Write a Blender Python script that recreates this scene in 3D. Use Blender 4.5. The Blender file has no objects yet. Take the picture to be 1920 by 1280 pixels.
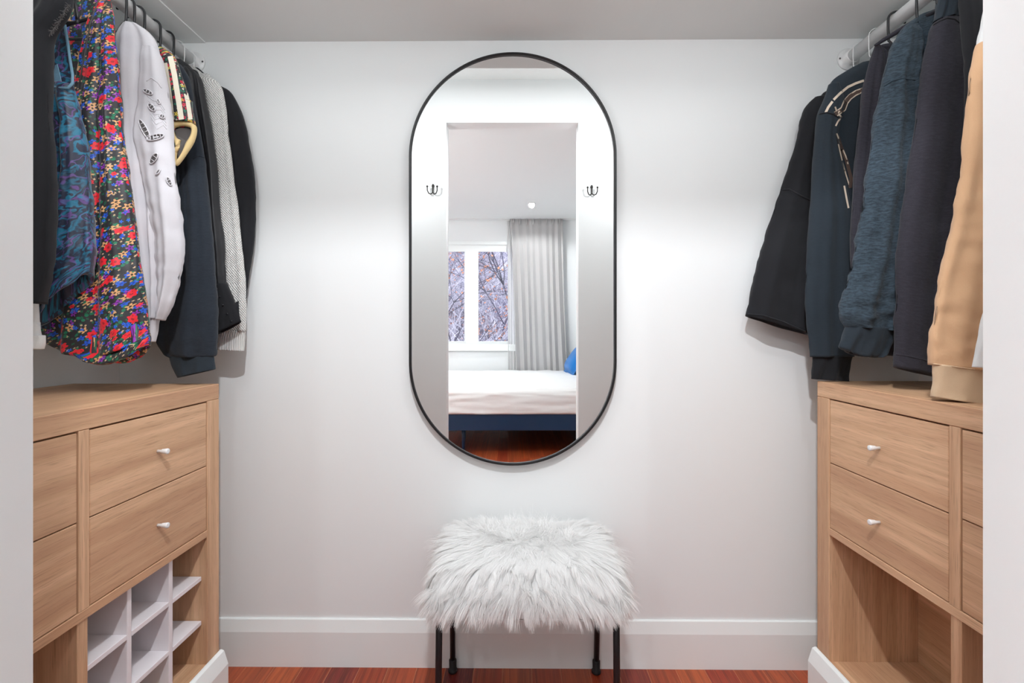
import bpy, bmesh, math, random
import numpy as np
from mathutils import Vector, noise
from mathutils.bvhtree import BVHTree

random.seed(7)
rng = np.random.default_rng(7)
sc = bpy.context.scene
COL = sc.collection
PI = math.pi

# ------------------------------------------------------------------ camera
F, HOR, H = 900.0, 617.0, 1.234
PSI = math.atan(8 / 900.0)
cam = bpy.data.cameras.new('camera')
cam.lens = F / 1920 * 36; cam.sensor_width = 36
cam.shift_y = -(640 - HOR) / 1920
cam.clip_start = 0.01
camo = bpy.data.objects.new('camera', cam); COL.objects.link(camo)
camo.location = (0, 0, H); camo.rotation_euler = (PI / 2, 0, PSI)
sc.camera = camo

# ------------------------------------------------------------------ view + world + lights
sc.view_settings.view_transform = 'Standard'; sc.view_settings.look = 'None'
sc.view_settings.gamma = 1; sc.view_settings.use_curve_mapping = False
sc.view_settings.exposure = 0.45
w = bpy.data.worlds.new('sky'); sc.world = w; w.use_nodes = True
w.node_tree.nodes['Background'].inputs[0].default_value = (.80, .88, 1, 1)
w.node_tree.nodes['Background'].inputs[1].default_value = 1.25

def lamp(kind, loc, power, size=.05, rot=(0, 0, 0), color=(1, 1, 1), **k):
    l = bpy.data.lights.new('lamp_light', kind); l.energy = power; l.color = color
    if kind in ('POINT', 'SPOT'): l.shadow_soft_size = size
    if kind == 'AREA': l.size = size
    for a, b in k.items(): setattr(l, a, b)
    o = bpy.data.objects.new('lamp_light', l); COL.objects.link(o)
    o.location = loc; o.rotation_euler = rot
    return o

ZC = 2.8226                       # high ceiling
WARM = (.95, .98, 1.0)
CLOSET_LIGHTS = [(-.74, .84, 2.21), (.70, .84, 2.21)]
BED_LIGHTS = [(-.70, -1.36), (.24, -2.58), (0.0, -.06), (-1.9, -2.6), (-2.1, -.7)]
for p in CLOSET_LIGHTS:
    lamp('POINT', p, 4.9, .03, color=WARM)
for i, (x, y) in enumerate(BED_LIGHTS):
    if i == 2: continue
    lamp('SPOT', (x, y, ZC - .02), (36, 36, 66, 28, 24)[i], .035, color=WARM, spot_size=math.radians(160), spot_blend=.3)
# the downlight outside the closet door is swivelled towards the closet's back wall
lamp('SPOT', (0, -.06, ZC - .02), 112, .035, rot=(math.radians(53), 0, 0), color=(.95, .98, 1.02), spot_size=math.radians(76), spot_blend=.35)
lamp('POINT', (-2.6, .23, 1.95), 70, .06, color=WARM)      # bare fill light added to brighten the bedroom, beyond the mirror's view
CLOSET_FILL = lamp('AREA', (0, .93, ZC - .03), 4.6, 1.3, color=WARM, shape='RECTANGLE', size_y=.5)   # unseen soft fill added to lighten the closet from above
lamp('SUN', (0, 5, 8), 2.6, rot=(math.radians(-52), math.radians(8), 0), angle=.02)

# ------------------------------------------------------------------ helpers
def ray(px, py):
    x = (px - 960) / F; z = (HOR - py) / F
    return (x * math.cos(PSI) - math.sin(PSI), x * math.sin(PSI) + math.cos(PSI), z)
def at(px, py, Y):
    d = ray(px, py); t = Y / d[1]
    return Vector((d[0] * t, Y, H + d[2] * t))
def Yat(px, X):
    d = ray(px, HOR); return X / d[0] * d[1]
def atX(px, py, X):
    return at(px, py, Yat(px, X))
YG = 1.742                        # mirror glass plane
def V(px, py, Y):                 # point at depth Y that the mirror shows at (px, py)
    p = at(px + 9.5, py, 2 * YG - Y); return Vector((p.x, Y, p.z))

def srgb(r, g, b):
    f = lambda c: (c / 255) / 12.92 if c / 255 <= .04045 else ((c / 255 + .055) / 1.055) ** 2.4
    return (f(r), f(g), f(b), 1)

def wloc(o):
    v = Vector(o.location)
    while o.parent: o = o.parent; v += o.location
    return v
def thing(name, label, cat, loc=(0, 0, 0), group=None):
    o = bpy.data.objects.new(name, None); COL.objects.link(o)
    o.location = loc; o.empty_display_size = .05
    o['label'] = label; o['category'] = cat
    if group: o['group'] = group
    return o
def link(name, me, mat, parent=None, loc=None):
    o = bpy.data.objects.new(name, me); COL.objects.link(o)
    if mat and not me.materials: me.materials.append(mat)
    if parent: o.parent = parent
    if loc is not None:
        o.location = Vector(loc) - (wloc(parent) if parent else Vector((0, 0, 0)))
    return o
def mesh(name, verts, faces, mat, parent=None, smooth=False, uv=None, centre=True):
    """world-space verts -> one object with its origin in the middle"""
    vs = np.array([tuple(v) for v in verts], dtype=float)
    c = (vs.min(0) + vs.max(0)) / 2 if centre else np.zeros(3)
    vs = vs - c
    me = bpy.data.meshes.new(name); me.from_pydata(vs.tolist(), [], faces)
    if smooth: me.polygons.foreach_set('use_smooth', [True] * len(me.polygons))
    if uv is not None:
        l = me.uv_layers.new(name='UVMap')
        fl = [0.0] * (2 * len(me.loops))
        for pi, p in enumerate(me.polygons):
            for k, li in enumerate(p.loop_indices):
                u = uv[pi][k]; fl[2 * li] = u[0]; fl[2 * li + 1] = u[1]
        l.data.foreach_set('uv', fl)
    me.update()
    return link(name, me, mat, parent, Vector(c))
def bm_obj(name, bm, mat, parent=None, smooth=False):
    vs = [v.co.copy() for v in bm.verts]
    bm.verts.index_update()
    fs = [[v.index for v in f.verts] for f in bm.faces]
    bm.free()
    return mesh(name, vs, fs, mat, parent, smooth)
def add_box(bm, x0, x1, y0, y1, z0, z1, bevel=0, seg=1):
    r = bmesh.ops.create_cube(bm, size=1)
    for v in r['verts']:
        v.co = Vector(((x0 + x1) / 2 + v.co.x * (x1 - x0), (y0 + y1) / 2 + v.co.y * (y1 - y0), (z0 + z1) / 2 + v.co.z * (z1 - z0)))
    if bevel:
        es = list({e for v in r['verts'] for e in v.link_edges})
        bmesh.ops.bevel(bm, geom=es, offset=bevel, segments=seg, affect='EDGES', profile=.5)
def box(name, x0, x1, y0, y1, z0, z1, mat, parent=None, bevel=.0015, seg=1):
    bm = bmesh.new()
    add_box(bm, min(x0, x1), max(x0, x1), min(y0, y1), max(y0, y1), min(z0, z1), max(z0, z1), bevel, seg)
    return bm_obj(name, bm, mat, parent)
def struct(o, label=None):
    o['kind'] = 'structure'
    if label: o['label'] = label
    return o
def tube_geo(pts, rad, n=10, closed=False, cap=True):
    pts = [Vector(p) for p in pts]; m = len(pts)
    rs = rad if isinstance(rad, (list, tuple)) else [rad] * m
    vs, fs = [], []
    up = None
    for i, p in enumerate(pts):
        a = pts[(i - 1) % m] if (closed or i > 0) else p
        b = pts[(i + 1) % m] if (closed or i < m - 1) else p
        t = (b - a).normalized()
        if up is None:
            up = Vector((0, 0, 1)) if abs(t.z) < .9 else Vector((0, 1, 0))
        s = t.cross(up).normalized(); up = s.cross(t).normalized()
        for k in range(n):
            th = 2 * PI * k / n
            vs.append(p + (s * math.cos(th) + up * math.sin(th)) * rs[i])
    for i in range(m if closed else m - 1):
        j = (i + 1) % m
        for k in range(n):
            l = (k + 1) % n
            fs.append([i * n + k, i * n + l, j * n + l, j * n + k])
    if not closed and cap:
        fs.append(list(range(n))[::-1]); fs.append([(m - 1) * n + k for k in range(n)])
    return vs, fs
def rod(name, pts, rad, mat, parent=None, n=12, closed=False):
    v, f = tube_geo(pts, rad, n, closed)
    return mesh(name, v, f, mat, parent, True)
def lathe(name, prof, base, axis, mat, parent=None, n=24):
    """prof: list of (radius, along)"""
    ax = Vector(axis).normalized(); u = ax.orthogonal().normalized(); w_ = ax.cross(u)
    vs, fs = [], []
    for r, a in prof:
        for k in range(n):
            th = 2 * PI * k / n
            vs.append(Vector(base) + ax * a + (u * math.cos(th) + w_ * math.sin(th)) * max(r, 1e-5))
    for i in range(len(prof) - 1):
        for k in range(n):
            l = (k + 1) % n
            fs.append([i * n + k, i * n + l, (i + 1) * n + l, (i + 1) * n + k])
    fs.append(list(range(n))[::-1]); fs.append([(len(prof) - 1) * n + k for k in range(n)])
    o = mesh(name, vs, fs, mat, parent, True)
    return o
def extr(name, prof, axis, a0, a1, mat, parent=None):
    """prof: closed 2-D outline in the two other axes, extruded along axis 'x' or 'y'"""
    vs = []
    for a in (a0, a1):
        for u, z in prof:
            vs.append((a, u, z) if axis == 'x' else (u, a, z))
    n = len(prof)
    fs = [[i, (i + 1) % n, n + (i + 1) % n, n + i] for i in range(n)] + [list(range(n))[::-1], list(range(n, 2 * n))]
    return mesh(name, vs, fs, mat, parent)

# ------------------------------------------------------------------ materials
class NT:
    def __init__(s, name):
        s.m = bpy.data.materials.new(name); s.m.use_nodes = True
        s.t = s.m.node_tree; s.b = s.t.nodes['Principled BSDF']; s.out = s.t.nodes['Material Output']
    def n(s, typ, **k):
        nd = s.t.nodes.new('ShaderNode' + typ)
        for a, b in k.items(): setattr(nd, a, b)
        return nd
    def l(s, a, b): s.t.links.new(a, b)
    def math(s, op, a, b=None, c=None, clamp=False):
        nd = s.n('Math', operation=op); nd.use_clamp = clamp
        for i, v in enumerate((a, b, c)):
            if v is None: continue
            if isinstance(v, (int, float)): nd.inputs[i].default_value = v
            else: s.l(v, nd.inputs[i])
        return nd.outputs[0]
    def vmath(s, op, a, b=None, out=0):
        nd = s.n('VectorMath', operation=op)
        for i, v in enumerate((a, b)):
            if v is None: continue
            if isinstance(v, (tuple, list)): nd.inputs[i].default_value = v
            else: s.l(v, nd.inputs[i])
        return nd.outputs[out]
    def mix(s, f, a, b, bt='MIX'):
        nd = s.n('Mix', data_type='RGBA', blend_type=bt)
        for i, v in ((0, f), (6, a), (7, b)):
            if isinstance(v, (int, float)): nd.inputs[i].default_value = v
            elif isinstance(v, tuple): nd.inputs[i].default_value = v
            else: s.l(v, nd.inputs[i])
        return nd.outputs[2]
    def ramp(s, f, stops):
        nd = s.n('ValToRGB'); s.l(f, nd.inputs[0]); e = nd.color_ramp.elements
        while len(e) < len(stops): e.new(.5)
        for i, (p, c) in enumerate(stops): e[i].position = p; e[i].color = c
        return nd.outputs[0]
    def noise(s, vec, scale, detail=3, rough=.5, out=0, dist=0):
        nd = s.n('TexNoise'); nd.inputs['Scale'].default_value = scale
        nd.inputs['Detail'].default_value = detail; nd.inputs['Roughness'].default_value = rough
        nd.inputs['Distortion'].default_value = dist
        if vec is not None: s.l(vec, nd.inputs['Vector'])
        return nd.outputs[out]
    def coord(s, which='Object'):
        return s.n('TexCoord').outputs[which]
    def mapping(s, vec, scale=(1, 1, 1), loc=(0, 0, 0), rot=(0, 0, 0)):
        nd = s.n('Mapping'); s.l(vec, nd.inputs[0])
        nd.inputs['Location'].default_value = loc; nd.inputs['Rotation'].default_value = rot
        nd.inputs['Scale'].default_value = scale
        return nd.outputs[0]
    def bump(s, h, strength=.3, dist=.002):
        nd = s.n('Bump'); nd.inputs['Strength'].default_value = strength; nd.inputs['Distance'].default_value = dist
        s.l(h, nd.inputs['Height']); s.l(nd.outputs[0], s.b.inputs['Normal'])
    def set(s, **k):
        for a, v in k.items():
            i = s.b.inputs[a.replace('_', ' ')]
            if isinstance(v, (int, float, tuple)): i.default_value = v
            else: s.l(v, i)
        return s

def paint(name, col, rough=.6, bump=.04):
    t = NT(name); c = t.coord()
    n1 = t.noise(c, 1.3, 2); n2 = t.noise(c, 260, 2)
    t.set(Base_Color=t.mix(t.math('MULTIPLY', n1, .10), col, tuple(x * .93 for x in col[:3]) + (1,)), Roughness=rough)
    t.bump(n2, bump, .001)
    return t.m
def plain(name, col, rough=.5, metal=0, **k):
    t = NT(name); c = t.coord(); n1 = t.noise(c, 30, 3)
    t.set(Base_Color=t.mix(t.math('MULTIPLY', n1, .15), col, tuple(x * .85 for x in col[:3]) + (1,)),
          Roughness=t.math('ADD', t.math('MULTIPLY', n1, .08), rough), Metallic=metal, **k)
    return t.m
def oak(name, axis, k=1.0):
    t = NT(name); c = t.coord('Object'); oi = t.n('ObjectInfo')
    off = t.vmath('SCALE', t.n('CombineXYZ').outputs[0]); 
    comb = t.n('CombineXYZ'); 
    for i in range(3): t.l(t.math('MULTIPLY', oi.outputs['Random'], 7.0 + i), comb.inputs[i])
    c = t.vmath('ADD', c, comb.outputs[0])
    s1 = [55, 55, 55]; s1[axis] = 1.6
    s2 = [13, 13, 13]; s2[axis] = .35
    s3 = [420, 420, 420]; s3[axis] = 14
    g1 = t.noise(t.mapping(c, tuple(s1)), 1, 4, .6, dist=.4)
    g2 = t.noise(t.mapping(c, tuple(s2)), 1, 1, .5)
    g3 = t.noise(t.mapping(c, tuple(s3)), 1, 2, .6)
    band = t.ramp(g2, [(.36, srgb(*(int(v * k) for v in (183, 144, 112)))), (.47, srgb(*(int(v * k) for v in (196, 158, 124)))),
                       (.53, srgb(*(int(v * k) for v in (209, 171, 137)))), (.66, srgb(*(int(v * k) for v in (190, 150, 117))))])
    g1r = t.ramp(g1, [(.38, (0, 0, 0, 1)), (.62, (1, 1, 1, 1))])
    col = t.mix(t.math('MULTIPLY', g1r, .5), band, srgb(*(int(v * k) for v in (168, 128, 97))))
    g3r = t.ramp(g3, [(.30, (1, 1, 1, 1)), (.46, (0, 0, 0, 1))])
    col = t.mix(t.math('MULTIPLY', g3r, .42), col, srgb(140, 102, 76))
    t.set(Base_Color=col, Roughness=.5)
    t.bump(g3, .12, .0006)
    return t.m

M = {}
M['wall'] = paint('white_wall_paint', srgb(238, 240, 240), .62)
M['ceiling'] = paint('ceiling_paint', srgb(237, 240, 239), .8)
M['trim'] = paint('satin_trim_paint', srgb(241, 244, 243), .3, .01)
M['oak_y'] = oak('oak_veneer_along_depth', 1, 1.09)
M['oak_z'] = oak('oak_veneer_upright', 2, 1.09)
M['oak_x'] = oak('oak_veneer_across', 0)
M['white_board'] = plain('white_melamine', srgb(236, 230, 233), .4)
M['white_metal'] = plain('white_lacquered_metal', srgb(235, 235, 235), .28)
M['black'] = plain('black_coated_metal', srgb(22, 22, 26), .38)
M['black_frame'] = plain('black_mirror_frame', srgb(20, 20, 22), .35)
M['bronze'] = plain('dark_bronze', srgb(48, 44, 42), .32, .7)
M['rubber'] = plain('black_rubber', srgb(18, 18, 22), .6)
t = NT('mirror_silver'); t.set(Base_Color=(.93, .935, .935, 1), Metallic=1.0, Roughness=0.0); M['mirror'] = t.m
t = NT('lamp_diffuser'); t.set(Base_Color=(1, 1, 1, 1), Emission_Color=(1, .97, .93, 1), Emission_Strength=8.0); M['diff'] = t.m

# floor wood
t = NT('red_jatoba_floorboard'); c = t.coord(); oi = t.n('ObjectInfo')
cb = t.n('CombineXYZ')
for i in range(3): t.l(t.math('MULTIPLY', oi.outputs['Random'], 9.0 + i), cb.inputs[i])
c2 = t.vmath('ADD', c, cb.outputs[0])
g = t.noise(t.mapping(c2, (70, 2.2, 70)), 1, 5, .6, dist=.6)
g2 = t.noise(t.mapping(c2, (300, 9, 300)), 1, 2, .6)
base = t.ramp(oi.outputs['Random'], [(0, srgb(150, 52, 30)), (.2, srgb(184, 84, 44)), (.4, srgb(164, 60, 36)), (.6, srgb(104, 34, 36)), (.8, srgb(192, 92, 48)), (1, srgb(128, 38, 32))])
col = t.mix(t.math('MULTIPLY', t.ramp(g, [(.35, (1, 1, 1, 1)), (.6, (0, 0, 0, 1))]), .55), base, srgb(72, 24, 18))
col = t.mix(t.math('MULTIPLY', t.ramp(g2, [(.5, (0, 0, 0, 1)), (.7, (1, 1, 1, 1))]), .25), col, srgb(210, 120, 70))
t.set(Base_Color=col, Roughness=.28); t.bump(g2, .05, .0005); M['floor'] = t.m
M['gap'] = plain('board_edge', srgb(214, 150, 110), .5)

def fabric(name, col, col2=None, scale=900, mott=0, bump=.25, sheen=.08, fuzz=0):
    t = NT(name); c = t.coord('UV')
    n1 = t.noise(c, scale, 3, .6); n2 = t.noise(c, 14, 4, .6)
    k = col2 or tuple(x * .75 for x in col[:3]) + (1,)
    cc = t.mix(t.math('MULTIPLY', t.ramp(n1, [(.35, (0, 0, 0, 1)), (.65, (1, 1, 1, 1))]), .5), col, k)
    if mott:
        n3 = t.noise(t.mapping(c, (60, 190, 60)), 1, 5, .7)
        cc = t.mix(t.math('MULTIPLY', t.ramp(n3, [(.40, (0, 0, 0, 1)), (.68, (1, 1, 1, 1))]), mott), cc, tuple(min(1, x * 3.2 + .02) for x in col[:3]) + (1,))
    if fuzz:
        n4 = t.noise(c, 1300, 1)
        cc = t.mix(t.math('MULTIPLY', t.ramp(n4, [(.66, (0, 0, 0, 1)), (.74, (1, 1, 1, 1))]), fuzz), cc, (.35, .35, .4, 1))
    t.set(Base_Color=cc, Roughness=.95, Sheen_Weight=sheen, Sheen_Roughness=.5)
    h = t.math('ADD', t.math('MULTIPLY', n2, 1.6), t.math('MULTIPLY', n1, .5))
    t.bump(h, bump, .0025)
    return t.m
M['black_cloth'] = fabric('black_cotton', srgb(23, 24, 29))
M['coal_cloth'] = fabric('charcoal_jersey', srgb(19, 20, 25))
M['navy_cloth'] = fabric('dark_navy_fleece', srgb(27, 35, 45), mott=.12, fuzz=.15)
M['slate_cloth'] = fabric('slate_navy_cotton', srgb(33, 43, 52), mott=.05)
M['plum_cloth'] = fabric('plum_black_fleece', srgb(38, 36, 45), mott=.18, fuzz=.25)
M['washed_cloth'] = fabric('washed_blue_black_fleece', srgb(35, 48, 58), mott=.58, bump=.6, fuzz=.2)
M['white_cloth'] = fabric('white_sweatshirt_cotton', srgb(208, 205, 209), srgb(190, 187, 192), bump=.35, sheen=.1)
M['tan_cloth'] = fabric('tan_fleece', srgb(214, 172, 134), srgb(200, 158, 120), bump=.4, sheen=.15)
M['tan_rib'] = fabric('tan_rib_knit', srgb(216, 188, 156), srgb(196, 166, 134), bump=.5, sheen=.1)
M['pale_cloth'] = fabric('pale_grey_cotton', srgb(222, 222, 222), sheen=.1)
M['cream_cloth'] = fabric('cream_cotton', srgb(240, 232, 214), srgb(228, 218, 196), sheen=.1)
M['cream_rib'] = fabric('cream_rib_trim', srgb(232, 205, 150), srgb(214, 186, 130), sheen=.1)
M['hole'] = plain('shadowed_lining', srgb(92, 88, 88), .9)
M['print'] = plain('cream_print_ink', srgb(226, 208, 188), .6)
M['print_dark'] = plain('brown_print_ink', srgb(92, 74, 66), .6)

t = NT('sheer_black_chiffon'); c = t.coord('UV'); n2 = t.noise(c, 20, 3)
t.set(Base_Color=srgb(26, 26, 30), Roughness=.55, Sheen_Weight=.1, Alpha=.93); t.bump(n2, .3, .003); M['sheer'] = t.m

# open white knit
t = NT('white_open_knit'); c = t.coord('UV'); sep = t.n('SeparateXYZ'); t.l(c, sep.inputs[0])
K = 2 * PI / .0135
a = t.math('SINE', t.math('MULTIPLY', t.math('ADD', sep.outputs[0], t.math('MULTIPLY', sep.outputs[1], .75)), K))
b = t.math('SINE', t.math('MULTIPLY', t.math('SUBTRACT', sep.outputs[0], t.math('MULTIPLY', sep.outputs[1], .75)), K))
h = t.math('MULTIPLY', a, b)
hh = t.math('ABSOLUTE', h)
col = t.ramp(hh, [(.0, srgb(246, 245, 242)), (.62, srgb(238, 236, 232)), (.86, srgb(150, 146, 142)), (1, srgb(110, 106, 102))])
t.set(Base_Color=col, Roughness=.9); t.bump(t.math('SUBTRACT', 1.0, hh), .9, .003); M['knit'] = t.m
t = NT('white_rib_knit'); c = t.coord('UV'); sep = t.n('SeparateXYZ'); t.l(c, sep.inputs[0])
a = t.math('SINE', t.math('MULTIPLY', sep.outputs[0], 2 * PI / .006))
t.set(Base_Color=t.ramp(a, [(0, srgb(205, 203, 200)), (.8, srgb(238, 236, 233))]), Roughness=.9); t.bump(a, .6, .002); M['knit_rib'] = t.m

def flowers(name, bg, layers, scale=1.0, wash=None):
    t = NT(name); c = t.coord('UV')
    nz = t.noise(c, 90, 2, .5, out=1)
    wob = t.vmath('SCALE', t.vmath('SUBTRACT', nz, (.5, .5, .5))); wob.node.inputs['Scale'].default_value = .005
    c = t.vmath('ADD', c, wob)
    col = bg
    for i, (cell, r, dens, pet, amp, color, core) in enumerate(layers):
        v = t.mapping(c, (1 / cell * scale,) * 3, (i * 3.37 + 1, i * 5.71 + 2, 0))
        vo = t.n('TexVoronoi', voronoi_dimensions='2D'); t.l(v, vo.inputs['Vector'])
        vo.inputs['Scale'].default_value = 1; vo.inputs['Randomness'].default_value = .85
        d = t.vmath('SUBTRACT', v, vo.outputs['Position'])
        sp = t.n('SeparateXYZ'); t.l(d, sp.inputs[0])
        sc_ = t.n('SeparateColor'); t.l(vo.outputs['Color'], sc_.inputs[0])
        ang = t.math('ARCTAN2', sp.outputs[1], sp.outputs[0])
        rr = t.math('SQRT', t.math('ADD', t.math('MULTIPLY', sp.outputs[0], sp.outputs[0]), t.math('MULTIPLY', sp.outputs[1], sp.outputs[1])))
        R = t.math('MULTIPLY', t.math('ADD', t.math('MULTIPLY', t.math('COSINE', t.math('ADD', t.math('MULTIPLY', ang, pet), t.math('MULTIPLY', sc_.outputs[1], 6.3))), amp), 1 - amp), r)
        m = t.math('MULTIPLY', t.math('LESS_THAN', rr, R), t.math('LESS_THAN', sc_.outputs[0], dens))
        cc = t.mix(t.math('LESS_THAN', rr, r * .26), color, core)
        col = t.mix(m, col, cc)
    t.set(Base_Color=col, Roughness=.55, Sheen_Weight=.15)
    t.bump(t.noise(c, 25, 3), .25, .003)
    return t.m
DK = srgb(40, 38, 42)
M['floral'] = flowers('floral_black_viscose', srgb(34, 32, 37), [
    (.011, .34, .32, 4, .3, srgb(16, 104, 70), srgb(12, 80, 56)),
    (.009, .34, .32, 5, .35, srgb(222, 190, 150), srgb(190, 150, 110)),
    (.024, .42, .42, 2, .45, srgb(10, 112, 78), srgb(8, 84, 60)),
    (.025, .36, .38, 5, .25, srgb(14, 84, 200), srgb(8, 50, 140)),
    (.028, .34, .33, 5, .3, srgb(140, 40, 168), srgb(70, 16, 90)),
    (.030, .36, .45, 5, .28, srgb(214, 160, 106), srgb(60, 44, 30)),
    (.015, .36, .16, 5, .3, srgb(20, 100, 214), srgb(10, 60, 160)),
    (.040, .34, .50, 6, .14, srgb(226, 22, 40), srgb(160, 10, 26)),
    (.022, .33, .13, 6, .2, srgb(228, 26, 44), srgb(170, 10, 26)),
])
M['floral_tee'] = flowers('floral_tee_cotton', srgb(38, 36, 40), [
    (.012, .4, .6, 3, .3, srgb(10, 120, 90), srgb(8, 80, 60)),
    (.016, .42, .6, 5, .25, srgb(214, 34, 66), srgb(120, 10, 40)),
    (.02, .36, .4, 5, .3, srgb(220, 196, 80), srgb(160, 130, 40)),
    (.012, .3, .25, 5, .3, srgb(240, 232, 214), srgb(200, 180, 160))])

t = NT('teal_purple_swirl_satin'); c = t.coord('UV')
n0 = t.noise(c, 9, 3, .55, out=1)
c2 = t.vmath('ADD', c, t.vmath('SCALE', n0)); c2.node.inputs[1].links[0].from_node.inputs['Scale'].default_value = .35
wv = t.n('TexWave', wave_type='BANDS'); t.l(c2, wv.inputs[0]); wv.inputs['Scale'].default_value = 7; wv.inputs['Distortion'].default_value = 9; wv.inputs['Detail'].default_value = 3; wv.inputs['Detail Scale'].default_value = 2.2
n1 = t.noise(c2, 16, 3, .6)
n2 = t.noise(c2, 260, 2, .6)
tealm = t.math('MULTIPLY', t.ramp(wv.outputs[1], [(.34, (0, 0, 0, 1)), (.8, (1, 1, 1, 1))]), t.ramp(n1, [(.36, (0, 0, 0, 1)), (.54, (1, 1, 1, 1))]))
col = t.mix(t.math('MULTIPLY', tealm, .9), srgb(24, 30, 56), srgb(16, 118, 150))
wv2 = t.n('TexWave', wave_type='RINGS'); t.l(c2, wv2.inputs[0]); wv2.inputs['Scale'].default_value = 6; wv2.inputs['Distortion'].default_value = 14; wv2.inputs['Detail'].default_value = 2
pm = t.math('MULTIPLY', t.ramp(wv2.outputs[1], [(.955, (0, 0, 0, 1)), (.99, (1, 1, 1, 1))]), .6)
col = t.mix(pm, col, srgb(112, 70, 150))
col = t.mix(t.math('MULTIPLY', t.ramp(n2, [(.5, (0, 0, 0, 1)), (.7, (1, 1, 1, 1))]), .25), col, srgb(20, 24, 44))
t.set(Base_Color=col, Roughness=.5, Sheen_Weight=.3); t.bump(t.math('ADD', n1, t.math('MULTIPLY', n2, .1)), .35, .004); M['swirl'] = t.m
M['lining'] = fabric('pale_teal_lining', srgb(120, 160, 180), srgb(70, 100, 130))

t = NT('white_faux_fur'); oc = t.coord()
n1 = t.noise(oc, 30, 2)
t.set(Base_Color=t.mix(n1, srgb(253, 253, 252), srgb(250, 249, 248)), Roughness=.75, Sheen_Weight=.1)
tr = t.n('BsdfTranslucent'); tr.inputs[0].default_value = srgb(250, 249, 248)
mx = t.n('MixShader'); mx.inputs[0].default_value = .35
t.l(t.b.outputs[0], mx.inputs[1]); t.l(tr.outputs[0], mx.inputs[2]); t.l(mx.outputs[0], t.out.inputs[0]); M['fur'] = t.m

def translucent(name, col, f):
    t = NT(name); c = t.coord(); n1 = t.noise(c, 400, 2)
    t.set(Base_Color=t.mix(t.math('MULTIPLY', n1, .2), col, tuple(x * .9 for x in col[:3]) + (1,)), Roughness=.9)
    tr = t.n('BsdfTranslucent'); tr.inputs[0].default_value = col
    mx = t.n('MixShader'); mx.inputs[0].default_value = f
    t.l(t.b.outputs[0], mx.inputs[1]); t.l(tr.outputs[0], mx.inputs[2]); t.l(mx.outputs[0], t.out.inputs[0])
    return t.m
M['curtain'] = translucent('grey_curtain_cloth', srgb(206, 204, 203), .22)
M['lit_edge'] = translucent('white_lit_edge_cloth', srgb(246, 246, 246), .6)  # white stands in for light on the grey curtain's edge
M['coverlet'] = fabric('white_seersucker', srgb(240, 240, 238), srgb(226, 226, 224), scale=300, sheen=.1)
M['bed_blue'] = plain('dark_navy_lacquer', srgb(10, 46, 76), .3)
M['pillow'] = fabric('bright_blue_satin', srgb(4, 108, 180), srgb(2, 90, 160), bump=.2, sheen=.2)
t = NT('window_glass'); t.set(Base_Color=(1, 1, 1, 1), Roughness=0.0)
tb = t.n('BsdfTransparent'); gl = t.n('BsdfGlossy'); gl.inputs['Roughness'].default_value = 0
mx = t.n('MixShader'); mx.inputs[0].default_value = .05
t.l(tb.outputs[0], mx.inputs[1]); t.l(gl.outputs[0], mx.inputs[2]); t.l(mx.outputs[0], t.out.inputs[0]); M['glass'] = t.m

# ------------------------------------------------------------------ room
YB = 1.765; YF = .425; YO = .318          # back wall, front wall inner and outer faces
XL = at(224, 600, YB).x; XR = at(1722, 600, YB).x
ZS = at(968, 76, YB).z                     # low soffit over the back
YS = 1.53                                  # soffit edge
JL = at(62, 600, YF).x; JR = at(1843, 600, YF).x
ZH = H + 387 / 900 * (2 * YG - YF)         # door head
YW = 2 * YG - (ZC - H) * 900 / 204         # bedroom window wall
BXL, BXR = -3.0, 1.42
T = .11
struct(box('wall_back', XL - T, XR + T, YB, YB + T, 0, ZC, M['wall'], bevel=0))
struct(box('wall_left', XL - T, XL, YF, YB, 0, ZC, M['wall'], bevel=0))
struct(box('wall_right', XR, XR + T, YF, YB, 0, ZC, M['wall'], bevel=0))
bm = bmesh.new()
add_box(bm, BXL - T, JL, YO, YF, 0, ZC); add_box(bm, JR, XR + T, YO, YF, 0, ZC); add_box(bm, JL, JR, YO, YF, ZH, ZC)
struct(bm_obj('wall_front', bm, M['wall']))
struct(box('ceiling', BXL - T, XR + T, YW - T, YB + T, ZC, ZC + .1, M['ceiling'], bevel=0))
struct(box('trim_1', XL, XR, YS, YB, ZS, ZC, M['ceiling'], bevel=0), 'low painted soffit over the back wall of the closet')
# thin strip of panel over the left clothes rod
xs = at(386, 79, YB).x
struct(box('trim_2', XL, xs, YS - .002, YB, ZS - .004, ZS, M['ceiling'], bevel=.001), 'thin white panel under the soffit above the left clothes rod')
struct(box('wall_west', BXL - T, BXL, YW, YO, 0, ZC, M['wall'], bevel=0))
struct(box('wall_east', BXR, BXR + T, YW, YO, 0, ZC, M['wall'], bevel=0))

# window wall with opening
wl = V(700, 600, YW).x; wr = V(985, 600, YW).x; wt = V(900, 459, YW).z; wb = V(900, 645, YW).z
bm = bmesh.new()
add_box(bm, BXL - T, wl, YW - T, YW, 0, ZC); add_box(bm, wr, BXR + T, YW - T, YW, 0, ZC)
add_box(bm, wl, wr, YW - T, YW, wt, ZC); add_box(bm, wl, wr, YW - T, YW, 0, wb)
struct(bm_obj('wall_far', bm, M['wall']))
win = bpy.data.objects.new('window_1', None); COL.objects.link(win); win.location = ((wl + wr) / 2, YW, wb); struct(win, 'white casement window behind the bed, seen in the mirror')
yw0, yw1 = YW - .07, YW - .02
cuts = [(V(720, 600, YW).x, V(778, 600, YW).x), (V(777, 600, YW).x + .02, V(834, 600, YW).x - .02), (V(835, 600, YW).x, V(870, 600, YW).x), (V(893, 600, YW).x, V(960, 600, YW).x)]
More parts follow.
